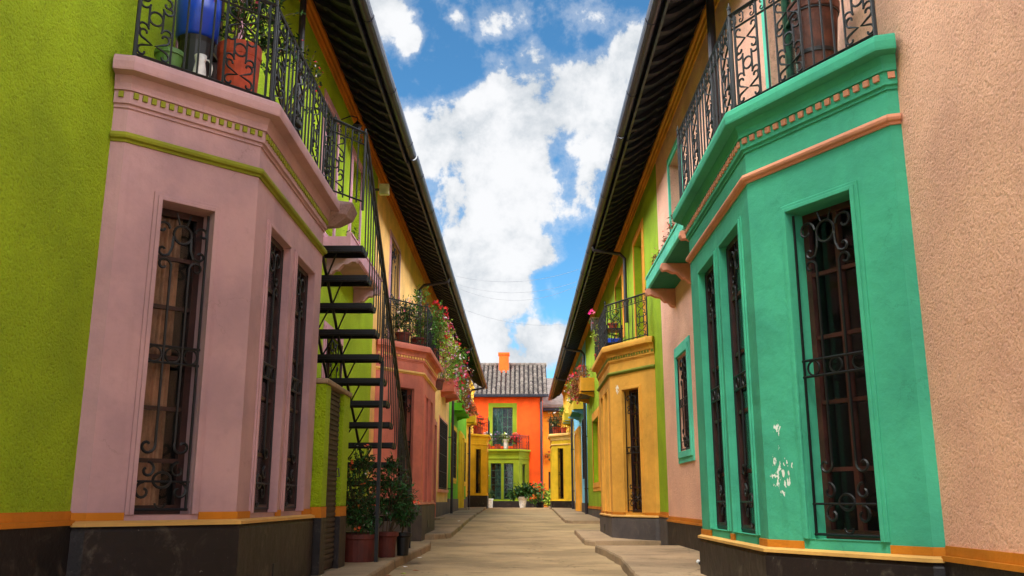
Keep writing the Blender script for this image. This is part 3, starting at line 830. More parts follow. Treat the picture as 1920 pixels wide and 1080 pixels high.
window(h, ML, 24.4, 25.6, 4.7, 6.3, sur='mauve_light', sur_w=.14, sur_bottom=True, frame_m='casement_blue')
window(h, ML, 31.2, 32.4, 5.1, 6.35, sur='mauve_light', sur_w=.12, sur_bottom=True)
window(h, ML, 30.6, 33.9, 1.15, 3.5, sur='salmon_trim', sur_w=.08, nx=6, nz=10, frame_m='wood_dark', guard='bars', guard_n=.02, sill='salmon_trim', lod=0, depth=.12)
window(h, ML, 27.6, 28.7, .2, 3.05, sur='salmon_paint', sur_w=.22, sur_out=.06, nx=2, nz=4, solid=True, name='door', lod=0)
mb = MB(ML); mb.box(27.3, 29.0, 0, .38, .1, .27); mb.build('doorstep', M['slab'], h)
planter_box(h, ML, 31.0, 33.6, .47, 4.42, 4.92, 'salmon_paint', 'salmon_paint', (31.3, 33.2), 'salmon_paint', 0)
roof(h, ML, 14.9, 34.7, out=.775, zo=6.60)
pipe(h, ML, 23.5, 6.5, .15, eave=.85, zeave=6.55); pipe(h, ML, 34.62, 6.5, .25, eave=.85, zeave=6.55, out=.16, r=.05)

# --- bright green house
h = thing('row_house', 'bright green house with yellow window and door surrounds', 'house', (LX, 40, .2), 'painted houses lining the lane')
holes = [(36.0, 38.6, 1.65, 3.55), (40.5, 41.7, .4, 3.5), (43.2, 45.0, 1.65, 3.5), (36.6, 37.9, 5.1, 6.4), (43.4, 44.6, 5.1, 6.4)]
housebody(h, ML, 34.7, 45.9, .2, 'green_stucco', holes, ptop=.84, trim='orange_trim', band=None)
for x in (holes[0], holes[2]): window(h, ML, *x[:2], x[2], x[3], sur='yellow_trim', sur_w=.2, sur_out=.03, sur_bottom=True, nx=4, nz=5, guard='bars', guard_n=.02, lod=0)
window(h, ML, 40.5, 41.7, .4, 3.5, sur='yellow_trim', sur_w=.26, sur_out=.09, nx=2, nz=4, frame_m='gold_paint', solid=True, name='door', lod=0)
for x in holes[3:]: window(h, ML, *x, sur='yellow_trim', sur_w=.18, sur_bottom=True, lod=0)
mb = MB(ML); mb.box(40.2, 42.0, 0, .42, .3, .46); mb.build('doorstep', M['slab'], h)
planter_box(h, ML, 36.2, 39.6, .48, 4.28, 4.62, 'green_stucco', 'green_stucco', (36.6, 39.2), 'green_stucco', 0)
roof(h, ML, 34.7, 45.9, out=.775, zo=6.60)

# --- mustard bay house at the far end
h = thing('row_house', 'mustard yellow bay house, last on the left before the orange house', 'house', (LX, 50, .36), 'painted houses lining the lane')
housebody(h, ML, 45.9, 52.5, .36, 'yellow_stucco', [(46.2, 46.9, 5.1, 6.4)], eave=7.0, ptop=.95, trim='yellow_trim', band=None, bandskip=[(47.2, 51.3)])
window(h, ML, 46.2, 46.9, 5.1, 6.4, sur='yellow_trim', sur_w=.15, sur_bottom=True, lod=0)
pathM = [(47.35, 0), (47.4, .08), (48.2, .94), (50.4, .94), (51.1, .08), (51.15, 0)]
bay(h, ML, pathM, .42, ('mustard_paint','mustard_paint','mustard_paint'), (.42, .76), [(.3,.8),(1.2,1.7)], zt=.72, ptop=.6, ztop_tall=2.95, lod=0, dent=False, band='mustard_paint', gz0=.36)
ip = inset_pts(pathM, .06); ip[0] = (ip[0][0], .1); ip[3] = (ip[3][0], .1)
rail(h, ML @ Matrix.Translation((0,0,.42)), ip, ['PbbbP','PbbbPbbbP','PbbbP'], lod=0, r=.009)
planter_box(h, ML, 45.95, 47.1, .44, 4.62, 4.98, 'mustard_paint', 'lime_trim', (46.1, 46.9), 'mustard_paint', 0)
roof(h, ML, 45.9, 48.2, out=.775, zo=6.60)
pipe(h, ML, 47.05, 6.5, .4, eave=.85, zeave=6.55, out=.1, r=.055)

# ================================================================== RIGHT ROW
h = thing('row_house', 'peach stucco house with emerald green bay and iron balcony, nearest on the right', 'house', (RX, 8, 0), 'painted houses lining the lane')
holes = [(6.9, 8.2, 3.8, 6.1), (13.1, 14.15, 4.5, 6.15), (13.2, 14.15, 1.5, 2.95)]
housebody(h, MR, -3, 15.6, 0, 'peach_stucco', holes, ptop=.44, pm='plinth_brown', trim='gold_trim', bandskip=[(5.45, 9.75)], eave=6.98)
M['emerald'] = plaster('emerald_paint', (68,168,132), var=1.0, chips=[((-.64, -1.53, .95), .14, .715), ((-.65, -1.52, 1.27), .05, .74)])
pathG = [lp(2.45,5.47,RX,-1), lp(2.385,5.49,RX,-1), lp(1.73,6.60,RX,-1), lp(1.73,9.0,RX,-1), lp(2.385,9.75,RX,-1), lp(2.45,9.77,RX,-1)]
b2, ft2, Mz2 = bay(h, MR, pathG, 0, ('emerald','emerald','salmon_trim'), (.34,.91), [(.27,.97),(1.2,1.9)], zt=.53, ptop=.43, ztop_tall=2.8, ztop_nar=2.91,
    tall_kw=dict(nx=2, nz=5, frame_m='casement_red'))
ip = inset_pts(pathG, .06); ip[0] = (ip[0][0], .12); ip[3] = (ip[3][0], .1)
rail(h, MR, [ip[0], ip[1], ip[2]], ['PbbbbPbbPh', 'hPbbbPbbbPbbPbh'])
window(h, MR, 6.9, 8.2, 3.8, 6.1, sur='teal_paint', sur_w=.14, nx=4, nz=3, frame_m='casement_green', name='balcony_door')
window(h, MR, 13.1, 14.15, 4.5, 6.15, sur='teal_paint', sur_w=.16, nx=2, nz=3, frame_m='teal_dark', sur_bottom=True)
window(h, MR, 13.2, 14.15, 1.5, 2.95, sur='teal_paint', sur_w=.17, sur_out=.02, nx=2, nz=3, sur_bottom=True, guard='scroll', guard_n=.0, depth=.12)
planter_box(h, MR, 10.75, 14.35, .42, 4.08, 4.3, 'teal_paint', 'teal_dark', (10.95, 12.55, 14.15), 'salmon_trim')
roof(h, MR, -3, 13.8, out=.705, zw=7.02, zo=6.56)
pipe(h, MR, 10.0, 6.75, .1, eave=None, out=.14, r=.05)

h = thing('row_house', 'lime green house with golden orange bay and iron balcony on the right', 'house', (RX, 25, 0), 'painted houses lining the lane')
holes = [(17.6, 19.0, 3.85, 6.15), (21.3, 22.9, 4.75, 6.15), (27.8, 29.3, 4.9, 6.2), (29.0, 31.4, 1.35, 3.4)]
housebody(h, MR, 15.6, 34.3, .05, 'lime2_stucco', holes, ptop=.5, pm='plinth_grey', trim='gold_trim', bandskip=[(16.5, 21.2)], eave=6.98)
M['gold_bay'] = plaster('golden_bay_paint', (222,160,64), chips=[((-.62, -7.5, 2.87), .085, .66)], chipcol=(.8,.75,.62,1))
pathY = [lp(2.45,16.55,RX,-1), lp(2.385,16.58,RX,-1), lp(1.73,17.72,RX,-1), lp(1.73,20.3,RX,-1), lp(2.385,21.1,RX,-1), lp(2.45,21.12,RX,-1)]
bay(h, MR, pathY, 0, ('gold_bay','gold_bay','olive_trim'), (.38,.9), [(.42,.98),(1.4,1.96)], zt=.56, ptop=.48, ztop_tall=2.83, ztop_nar=2.9, lod=1, pm='plinth_grey', tall_kw=dict(nx=2, nz=5, frame_m='casement_red'))
ip = inset_pts(pathY, .06); ip[0] = (ip[0][0], .12); ip[3] = (ip[3][0], .1)
rail(h, MR, ip, ['PbbbbPbh','PbbbPbbbPbbPb','hbPbbbP'], lod=1)
window(h, MR, 17.6, 19.0, 3.85, 6.15, sur='gold_trim', sur_w=.16, nx=2, nz=5, frame_m='gold_paint', name='balcony_door')
window(h, MR, 21.3, 22.9, 4.75, 6.15, sur='gold_trim', sur_w=.18, nx=2, nz=3, frame_m='gold_paint', sur_bottom=True, lod=0)
window(h, MR, 27.8, 29.3, 4.9, 6.2, sur='gold_trim', sur_w=.18, nx=2, nz=3, frame_m='gold_paint', sur_bottom=True, lod=0)
window(h, MR, 29.0, 31.4, 1.35, 3.4, sur='gold_trim', sur_w=.28, nx=4, nz=4, frame_m='gold_paint', sur_bottom=True, lod=0)
planter_box(h, MR, 30.4, 33.4, .46, 4.36, 4.86, 'gold_paint', 'wood_dark', (30.7, 33.0), 'gold_paint', 0)
roof(h, MR, 13.8, 34.3, out=.705, zw=7.02, zo=6.54)
pipe(h, MR, 20.2, 6.5, 4.7, eave=.80, zeave=6.5)
pipe(h, MR, 34.2, 6.5, .25, eave=.80, zeave=6.5, out=.08, r=.055)

h = thing('row_house', 'pale sky blue house with yellow door surround', 'house', (RX, 39, .25), 'painted houses lining the lane')
holes = [(34.9, 36.8, 1.6, 3.9), (38.0, 39.1, .35, 3.5), (40.3, 42.2, 1.6, 3.7), (35.6, 36.6, 5.0, 6.3), (37.8, 38.8, 5.0, 6.3), (40.3, 41.3, 5.0, 6.3)]
housebody(h, MR, 34.3, 42.9, .22, 'blue_stucco', holes, ptop=.68, pm='plinth_grey', trim='gold_trim', band=None, eave=6.98)
for x in (holes[0], holes[2]): window(h, MR, *x, sur='blue_stucco', sur_w=.16, nx=4, nz=5, guard='bars', guard_n=.02, sur_bottom=True, lod=0)
window(h, MR, *holes[1], sur='gold_trim', sur_w=.26, sur_out=.1, nx=2, nz=4, frame_m='gold_paint', solid=True, name='door', lod=0)
for x in holes[3:]: window(h, MR, *x, sur='cream_trim', sur_w=.14, nx=2, nz=3, frame_m='gold_paint', sur_bottom=True, lod=0)
planter_box(h, MR, 35.2, 38.9, .44, 4.22, 4.62, 'yellow_trim', 'teal_dark', (35.6, 38.5), 'blue_stucco', 0)
roof(h, MR, 34.3, 42.9, out=.705, zw=7.02, zo=6.54)
mb = MB(MR); mb.box(41.95, 42.2, 0, .16, 5.75, 6.05); mb.build('wall_vent', M['soffit'], h)

h = thing('row_house', 'yellow house with pale yellow bay, farthest on the right', 'house', (RX, 48, .36), 'painted houses lining the lane')
holes = [(43.4, 44.4, 4.9, 6.2)]
housebody(h, MR, 42.9, 53.5, .33, 'yellow_stucco', holes, ptop=.75, pm='plinth_grey', trim='gold_trim', band=None, bandskip=[(45.0, 49.4)], eave=6.98)
window(h, MR, *holes[0], sur='cream_trim', sur_w=.14, nx=2, nz=3, frame_m='casement_green', sur_bottom=True, lod=0)
pathE = [(45.2, 0), (45.25, .08), (46.1, .94), (48.3, .94), (49.1, .08), (49.15, 0)]
bay(h, MR, pathE, .30, ('yellow_trim','cream_trim','cream_trim'), (.42, .8), [(.3,.8),(1.2,1.7)], zt=.55, ptop=.45, ztop_tall=3.0, lod=0, dent=False, band='yellow_trim', gz0=.36)
ip = inset_pts(pathE, .06); ip[0] = (ip[0][0], .1); ip[3] = (ip[3][0], .1)
rail(h, MR @ Matrix.Translation((0,0,.30)), ip, ['PbbbP','PbbbPbbbP','PbbbP'], lod=0, r=.009)
planter_box(h, MR, 43.0, 45.0, .44, 4.45, 4.85, 'yellow_trim', 'blue_stucco', (43.2, 44.8), 'yellow_trim', 0)
roof(h, MR, 42.9, 53.5, out=.705, zw=7.02, zo=6.54)
pipe(h, MR, 42.95, 6.5, .3, eave=.80, zeave=6.5, out=.1, r=.05)

# ================================================================== orange house closing the lane
FY = 56.0
MO = frame((0, FY, 0), (1, 0), (0, -1))
h = thing('end_house', 'vivid orange house with tiled roof and lime bay closing the lane', 'house', (0, FY, .36))
holes = [(-1.78, -.55, 4.0, 6.35)]
mb = MB(MO); wallface(mb, -6, 1.3, .2, 7.1, holes, .2)
mb.quad((1.3,0,.2), (1.3,0,7.1), (1.3,-7,7.1), (1.3,-7,.2)); mb.quad((-6,0,.2), (-6,-7,.2), (-6,-7,7.1), (-6,0,7.1)); mb.quad((-6,-7,.2), (1.3,-7,.2), (1.3,-7,7.1), (-6,-7,7.1))
mb.build('wall', M['orange_stucco'], h)
MB(MO).box(-6, 1.32, -.02, .03, .2, .85).build('plinth', M['plinth_brown'], h)
window(h, MO, -1.78, -.55, 4.0, 6.35, sur='lime3_paint', sur_w=.26, nx=4, nz=4, frame_m='casement_green', curtain=('curtain_teal', .05, .5), lod=0, name='balcony_door')
# tiled gabled roof (front slope)
mb = MB(MO); y0r, z0r, y1r, z1r = .45, 7.05, -2.9, 9.35; cols = 25; x0r, x1r = -5.6, 1.6
cw = (x1r-x0r)/cols; rows = 16
rnd = random.Random(5)
for c in range(cols):
    x = x0r+(c+.5)*cw
    for r in range(rows):
        t0, t1 = r/rows, (r+1.18)/rows
        jx = rnd.uniform(-.012, .012); lift = .035
        for (tt, rad, up) in ((t0, .105, lift+.03), (min(1, t1), .085, .0)):
            n = y0r+(y1r-y0r)*tt; z = z0r+(z1r-z0r)*tt+up
            i = mb.pts([(x+jx+rad*1.05*math.cos(PI*k/6), n, z+rad*math.sin(PI*k/6)) for k in range(7)])
        for k in range(6): mb.face((i-7+k, i-6+k, i+1+k, i+k))
        mb.face([i-7+k for k in range(7)])
ro = mb.build('roof', M['tile'], h)
mb = MB(MO); mb.quad((x0r,y0r,z0r),(x1r,y0r,z0r),(x1r,y1r,z1r),(x0r,y1r,z1r)); mb.quad((x0r,y1r,z1r-.01),(x1r,y1r,z1r-.01),(x1r,-6.4,z0r),(x0r,-6.4,z0r)); mb.build('roof_deck', M['plinth_brown'], ro)
mb = MB(MO); mb.extr([(0.02,7.1),(-6.3,7.1),(-2.9,9.25)], 1.22, 1.32, 0); mb.build('gable', M['orange_stucco'], h)
mb = MB(MO)
for c in range(22):
    x = x0r+(c+.5)*(x1r-x0r)/22; i = mb.tube([(x-.17, y1r, z1r+.05), (x+.19, y1r, z1r+.075)], .13, 8)
mb.build('ridge_tiles', M['tile'], ro)
mb = MB(MO); mb.box(x0r, x1r+.05, y0r+.0, y0r+.14, z0r-.1, z0r+.05); mb.box(x0r, x1r, .0, y0r-.001, z0r-.08, z0r-.005); mb.build('gutter', M['soffit'], ro)
mb = MB(MO); mb.box(-1.45, -.82, -2.75, -2.1, 8.5, 9.95); mb.box(-1.5, -.77, -2.8, -2.05, 9.951, 10.1); mb.build('chimney', M['orange_stucco'], ro)
mb = MB(MO); mb.tube([(1.2, .5, 7.0), (1.2, .3, 6.85), (1.2, .09, 6.7), (1.2, .09, .4)], .07, 8); mb.build('downpipe', M['pipe'], h)
pathO = [(-3.6, 0), (-3.55, .05), (-2.9, .85), (-.17, .85), (.40, .05), (.45, 0)]
pathO = [(-p[0], p[1]) for p in reversed(pathO)]
MOb = frame((0, FY, .04), (-1, 0), (0, -1))
bay(h, MOb, pathO, 0, ('lime3_paint','lime3_paint','lime3_paint'), (.35,.65), [(.33,.9),(1.05,1.68)], zt=.8, ptop=.7, ztop_tall=2.85, ztop_nar=2.9, lod=0, dent=False, pm='plinth_brown', band='lime3_paint', gz0=.3, narrow_kw=dict(curtain=('curtain_teal', .1, .6), frame_m='casement_green'))
ip = inset_pts(pathO, .06); ip[0] = (ip[0][0], .1); ip[3] = (ip[3][0], .1)
rail(h, MOb, ip, ['PbbbP','PbbbPbbbP','PbbbP'], lod=0, r=.011)

# corner building right of the orange house
MC = frame((0, 60.5, 0), (1, 0), (0, -1))
h = thing('corner_house', 'ochre house with dark eave tucked behind the orange house at right', 'house', (2.6, 60.5, .36))
holes = [(1.9, 2.6, 3.9, 5.6), (1.75, 2.6, .4, 2.6)]
mb = MB(MC); wallface(mb, 1.32, 6, .2, 6.9, holes, .2); mb.quad((1.32,0,.2), (1.32,-6,.2), (1.32,-6,6.9), (1.32,0,6.9)); mb.build('wall', M['gold_paint'], h)
window(h, MC, *holes[0], solid=True, lod=0); window(h, MC, *holes[1], solid=True, lod=0, name='door')
mb = MB(MC); mb.extr([(-5, 9.2), (.9, 6.7), (.9, 6.9), (-5, 9.4)], 1.35, 6, 0); ro = mb.build('roof', M['tile'], h)
mb = MB(MC); mb.box(1.35, 6, .0, .9, 6.5, 6.66); mb.build('soffit', M['soffit'], ro)

# ================================================================== staircase
def stair():
    t = thing('iron_staircase', 'black steel open staircase climbing to the lime house balcony', 'staircase', (-2.1, 11.3, .1))
    X0, X1 = -2.62, -1.66
    tr = [(9.2+.3325*k, 3.36-.2325*k) for k in range(14)]
    for y, z in tr:
        mb = MB(); mb.box(X0, X1, y-.14, y+.14, z-.012, z); mb.box(X0, X1, y-.14, y-.125, z-.062, z-.0125); mb.box(X0, X1, y+.125, y+.14, z-.062, z-.0125)
        mb.tube([(X0, y-.134, z-.062), (X1, y-.134, z-.062)], .014, 6); mb.box(X1-.0, X1+.012, y-.14, y+.14, z-.065, z+.0)
        mb.build('tread', M['iron_stair'], t)
    for x in (-2.1, -2.33):
        mb = MB(); P = [(x, y, z-.03) for y, z in tr]; mb.tube([(x, 8.9, 3.57)] + P + [(x, 13.8, .1)], .017, 6); mb.build('stringer', M['iron_stair'], t)
    mb = MB()
    for (y, z), (y2, z2) in zip(tr, tr[1:]):
        mb.tube([(-1.92, y-.1, z-.06), (-2.1, y2-.05, z2-.01)], .009, 5); mb.tube([(-2.12, y-.1, z-.06), (-2.33, y2-.05, z2-.01)], .009, 5)
    mb.build('bracing', M['iron_stair'], t)
    xr = -1.64; top = lambda y: 4.55-(y-8.93)*.7296
    mb = MB(); mb.tube([(xr, 8.93, 4.55), (xr, 13.7, 1.07)], .026, 8); mb.tube([(xr+.004, 8.93, 4.40), (xr+.004, 13.7, .92)], .010, 5); hr = mb.build('handrail', M['iron_stair'], t)
    for y, z in tr:
        for dy in (-.09, .075):
            yy = y+dy
            mb = MB(); mb.tube([(X1-.02, yy, z-.075), (xr-.0, yy, z-.07), (xr+.01, yy, z-.02), (xr, yy, top(yy))], .0075, 5); mb.build('baluster', M['iron_stair'], t)
    mb = MB(); mb.box(-1.66, -1.62, 10.58, 10.62, .1, 2.38); mb.build('post', M['iron_stair'], t)
    mb = MB(); mb.box(xr-.02, xr+.02, 13.66, 13.7, .1, 1.12); mb.build('post', M['iron_stair'], t)
    # lower outer guard and landing rail
    mb = MB()
    A, B = (8.5, .83), (8.93, 1.13)
    mb.M = ML; rail_panel(mb, A, B, 3.76, 4.55, 'PbbP'[:3]+'b', .008, 1)
    mb.M = Matrix.Identity(4)
    mb.tube([(xr, 8.93, 3.7), (xr, 8.93, 4.6)], .014, 6)
    mb.build('landing_railing', M['iron'], t)
    mb = MB(ML)
    i = mb.pts([(8.62,.62,3.47),(9.0,.5,3.50),(9.0,.90,3.53),(8.80,.86,3.48), (8.48,.62,3.715),(9.02,.4,3.72),(9.03,1.07,3.70),(8.70,1.08,3.715), (8.52,.72,3.58),(9.03,.45,3.62),(9.03,1.02,3.60),(8.74,1.01,3.58)])
    for q in ((3,2,1,0),(4,5,6,7),(0,1,9,8),(8,9,5,4),(1,2,10,9),(9,10,6,5),(2,3,11,10),(10,11,7,6),(3,0,8,11),(11,8,4,7)): mb.face([i+k for k in q])
    mb.build('landing_block', M['rough_mauve'], t, bevel=.02)
stair()

# small walled doorway beneath the stair
t = thing('garden_door_enclosure', 'small lime green pillared doorway with dark louvred door under stair', 'doorway', (-2.3, 9.4, .1))
def pillar(y0, y1, x1):
    mb = MB(); mb.box(-2.77, x1, y0, y1, .72, 1.88); p = mb.build('pillar', M['lime_stucco'], t, bevel=.012)
    mb = MB(); mb.box(-2.77, x1+.003, y0-.003, y1+.003, .62, .719); mb.build('band', M['orange_trim'], p)
    mb = MB(); mb.box(-2.77, x1+.008, y0-.006, y1+.006, 0, .619); mb.build('plinth', M['plinth_brown'], p)
pillar(8.72, 8.94, -1.88); pillar(9.62, 9.96, -1.88)
mb = MB(); mb.box(-2.77, -1.86, 8.70, 9.98, 1.881, 1.93); mb.build('coping', M['slab'], t, bevel=.012)
mb = MB(); mb.box(-1.96, -1.93, 8.941, 9.619, .12, 1.87)
for i in range(34):
    z = .18+i*.05; mb.box(-1.931, -1.915, 8.98, 9.58, z, z+.03)
d = mb.build('door', M['wood_door'], t)
mb = MB(); mb.tube([(-1.915, 9.52, 1.02), (-1.88, 9.52, 1.02), (-1.89, 9.52, 1.1), (-1.915, 9.52, 1.1)], .006, 6); mb.build('handle', M['plinth_grey'], d)

def vent(hs, x, y0, y1, z0, z1):
    MB().box(x-.03, x+.006, y0, y1, z0, z1).build('vent', M['black_plastic'], hs)
HH = [o for o in D.objects if o.name.startswith('row_house')]
vent(HH[0], -1.935, 7.33, 7.48, .19, .30); vent(HH[1], -1.935, 19.2, 19.45, .24, .38)
MB().box(1.69, 1.72, 19.1, 19.35, .17, .31).build('vent', M['black_plastic'], [o for o in HH if 'golden' in o['label']][0])
# ================================================================== things on balconies
FZ = 3.722
# blue bin upside down on a black stand
t = thing('plastic_barrel', 'glossy blue plastic barrel on a black stand behind the mauve balcony railing', 'barrel', (-2.50, 6.35, FZ))
MB().lathe([(.13,.50),(.155,.52),(.165,.75),(.16,1.02),(.13,1.1),(.12,1.12)], (-2.50, 6.35, FZ), 28).build('body', M['blue_plastic'], t, smooth=True)
mb = MB(); mb.lathe([(.15,.0),(.15,.03),(.12,.06),(.13,.46),(.14,.499)], (-2.50, 6.35, FZ), 20); mb.build('stand', M['black_plastic'], t)
o = MB().lathe([(.07,0),(.095,.2),(.105,.2),(.105,.235),(.09,.235),(.085,.2),(.01,.2)], (-2.56, 6.02, FZ), 20).build('plant_pot', M['green_plastic'], None, org=(-2.56,6.02,FZ))
tag(o, 'small empty olive green plastic pot at the near end of the mauve balcony', 'pot')
t = thing('watering_jug', 'chipped white enamel jug between green pot and terracotta pot', 'jug', (-2.36, 6.1, FZ))
MB().lathe([(.05,0),(.055,.02),(.045,.14),(.035,.2),(.045,.25),(.04,.25),(.03,.2)], (-2.36,6.1,FZ), 16).build('body', M['white_paint'], t, smooth=True)
mb = MB(); mb.tube([(-2.32,6.1,FZ+.06)]+[(-2.32+.05*math.sin(a),6.1,FZ+.14-.08*math.cos(a)) for a in (.5,1,1.6,2.2,2.7)]+[(-2.33,6.1,FZ+.22)], .007, 6); mb.build('handle', M['white_paint'], t)
potted('potted_plant', 'large terracotta pot with flowering shrub at the corner of the mauve balcony', 'potted plant', (-2.21, 6.5, FZ), (.145, .165, .52),
       [((0,.05,.85),(.26,.3,.28)), ((.1,.3,.75),(.2,.3,.25)), ((.1,.0,1.15),(.3,.3,.2))], 900, .055, 'leaf_dark', (('red', 12, .022, 1), ('pink', 14, .02, 1)), seed=3, rim=.004)
potted('climbing_plant', 'straggling climber with small red flowers woven through the mauve balcony railing', 'plant', (-2.05, 7.3, FZ), (.1,.13,.25),
       [((.05,-.3,.75),(.12,.35,.3)), ((.1,.2,.85),(.1,.4,.2)), ((.08,.6,.95),(.1,.3,.16)), ((-.2,-.1,1.3),(.3,.5,.25))], 520, .05, 'leaf_dark', (('red', 10, .016, 1), ('white', 8, .014, 1)), seed=4, potm='black_plastic')
potted('climbing_plant', 'thin leafy vine trailing from the downpipe above the mauve balcony', 'plant', (-2.5, 9.6, 4.6), None,
       [((0,0,.7),(.12,.5,.25)), ((.1,.6,.9),(.1,.5,.1))], 90, .06, 'leaf_dark', (('red', 3, .014, 1),), seed=6)
# barrel planter on the green balcony
t = thing('wooden_barrel', 'dark brown wooden barrel tub with black hoops on the emerald balcony', 'barrel', (2.18, 6.13, FZ))
bm_ = [(.12,.0),(.125,.02),(.165,.5),(.172,.56),(.185,.57),(.19,.64),(.17,.64),(.16,.58),(.01,.58)]
MB().lathe(bm_, (2.18,6.13,FZ), 26).build('tub', M['barrel_wood'], t)
for zz, rr in ((.22,.146),(.55,.176)):
    MB().lathe([(rr-.002,zz),(rr+.003,zz),(rr+.001,zz+.03),(rr-.002,zz+.03)], (2.18,6.13,FZ), 26).build('hoop', M['iron'], t)
mb = MB(); mb.box(2.02, 2.33, 6.0, 6.02, FZ, FZ+.03); mb.box(2.0, 2.3, 5.98, 6.2, FZ+.0, FZ+.025)
o = mb.build('tray', M['white_paint'], None, org=(2.15,6.1,FZ)); tag(o, 'flat white tray under the barrel tub on the emerald balcony', 'tray'); o.location.z -= .024
# plants on ledges (right)
potted('ledge_plant', 'dry yellowing plant at the near end of the teal ledge', 'plant', (2.14, 11.3, 4.3), (.07,.09,.12), [((0,0,.25),(.12,.2,.16)), ((-.05,.35,.15),(.1,.2,.1))], 130, .05, 'leaf_dry', (('orange', 6, .015, 1),), seed=11)
potted('ledge_plant', 'brownish red succulent tuft in the middle of the teal ledge', 'plant', (2.14, 12.4, 4.28), (.07,.09,.1), [((0,0,.2),(.12,.4,.12))], 170, .045, 'leaf_dry', (('red', 8, .015, 1),), seed=12)
potted('ledge_plant', 'spindly small plant at the far end of the teal ledge', 'plant', (2.14, 13.7, 4.28), (.07,.09,.1), [((0,0,.22),(.1,.4,.14))], 90, .045, 'leaf_dry', (('pink', 6, .012, 1),), seed=13)
# mauve ledge plants
potted('ledge_plant', 'small green plant on the mauve ledge behind the stair landing', 'plant', (-2.5, 12.9, 4.4), (.07,.09,.1), [((0,0,.2),(.1,.3,.12))], 90, .05, 'leaf', (), seed=14)
# lantern on a bracket and floodlight
t = thing('wall_lantern', 'black iron lantern on a bracket high on the lime wall', 'lantern', (-2.77, 13.0, 6.35))
mb = MB(); mb.tube([(-2.77,13.0,6.5),(-2.62,13.0,6.56),(-2.52,13.0,6.53),(-2.52,13.0,6.47)], .009, 6); mb.build('bracket', M['iron'], t)
mb = MB(); mb.lathe([(.02,.04),(.045,.06),(.06,.16),(.085,.175),(.03,.23),(.008,.26)], (-2.52,13.0,6.22), 6); mb.build('housing', M['iron'], t)
t = thing('floodlight', 'pale square floodlight under the left eave', 'lamp', (-2.77, 15.9, 6.3))
mb = MB(); mb.tube([(-2.77,15.9,6.38),(-2.62,15.9,6.38)], .025, 6); mb.build('arm', M['pipe'], t)
mb = MB(); mb.box(-2.62,-2.44,15.84,15.96,6.28,6.48); mb.build('housing', M['lamp_pale'], t, bevel=.01)
t = thing('meter_box', 'weathered grey utility box hung below the right eave', 'box', (2.45, 27.0, 5.9))
mb = MB(); mb.box(2.12, 2.42, 26.8, 27.2, 5.78, 6.1); mb.build('case', M['plinth_grey'], t, bevel=.01)
mb = MB(); mb.box(2.08,2.46,26.76,27.24,6.101,6.13); mb.build('cover', M['slab'], t)
t = thing('security_lamp', 'small black round lamp on the blue wall', 'lamp', (2.45, 38.5, 5.9))
mb = MB(); mb.tube([(2.45,38.5,5.95),(2.25,38.5,5.95)], .02, 6); mb.build('arm', M['iron'], t)
mb = MB(); mb.lathe([(.04,-.16),(.1,-.12),(.11,0),(.05,.06)], (2.22,38.5,5.92), 10); mb.build('globe', M['black_plastic'], t)

# gold balcony: blue crate with plants and a shelf
t = thing('plant_shelf', 'low black iron plant shelf with a blue crate on the golden bay balcony', 'shelf', (1.75, 17.9, FZ))
mb = MB(); 
for z in (.05, .34): mb.box(1.65, 2.0, 17.55, 18.0, FZ+z, FZ+z+.02)
for x in (1.67, 1.98):
    for y in (17.57, 17.98): mb.box(x-.012, x+.012, y-.012, y+.012, FZ, FZ+.42)
mb.build('rack', M['iron'], t)
mb = MB(); mb.box(1.70, 1.95, 17.6, 17.95, FZ+.072, FZ+.16); mb.build('crate', M['blue_plastic'], t, bevel=.008)
potted('potted_plant', 'bushy plant in a small clay pot on the golden balcony shelf', 'potted plant', (1.82, 17.75, FZ+.36), (.07,.09,.12), [((0,0,.25),(.16,.2,.17))], 200, .045, 'leaf', (('orange', 8, .015, 1),), seed=21)
potted('potted_plant', 'leafy potted plant at the far rail of the golden balcony', 'potted plant', (1.82, 19.3, FZ), (.11,.14,.26), [((-.08,0,.5),(.2,.35,.3)), ((-.12,.6,.6),(.14,.3,.2))], 300, .05, 'leaf_bright', (('red', 8, .016, 1),), seed=22)
potted('trailing_plant', 'thin stems with a bright pink bloom reaching past the golden balcony', 'plant', (1.78, 20.2, FZ), (.1,.13,.26), [((-.05,.1,.7),(.12,.2,.35)), ((-.15,.2,1.15),(.1,.15,.15))], 150, .05, 'leaf', (('magenta', 2, .05, 3), ('pink', 3, .03, 2)), seed=23)

# flower masses, salmon balcony
zr = FZ+.06
spec = [((-2.35,17.75), 'geranium pot against the near rail of the salmon balcony', 'leaf_dark', (('white',10,.022,2),('pink',6,.022,2)), [((0,0,.6),(.24,.28,.38))], 31),
        ((-2.12,18.35), 'tall green bush with white blooms at the salmon balcony corner', 'leaf', (('white',16,.026,2),), [((.02,0,.65),(.28,.3,.5)), ((0,.1,1.15),(.22,.24,.25))], 32),
        ((-2.08,19.0), 'dense dark leafy pot plant in the middle of the salmon balcony', 'leaf', (('pink',12,.024,2),), [((.05,0,.6),(.3,.38,.5))], 33),
        ((-2.0,19.7), 'red flowering geranium leaning over the salmon balcony rail', 'leaf', (('red',26,.036,3),), [((.12,0,.75),(.3,.38,.5)), ((.15,.1,1.15),(.2,.28,.25))], 34),
        ((-2.05,20.5), 'yellow green shrub with pink blossoms at the far end of the salmon balcony', 'leaf_bright', (('pink',40,.03,2),('magenta',12,.03,2),('white',14,.026,2)), [((.12,0,.7),(.34,.42,.5)), ((.2,.35,.9),(.28,.38,.35))], 35)]
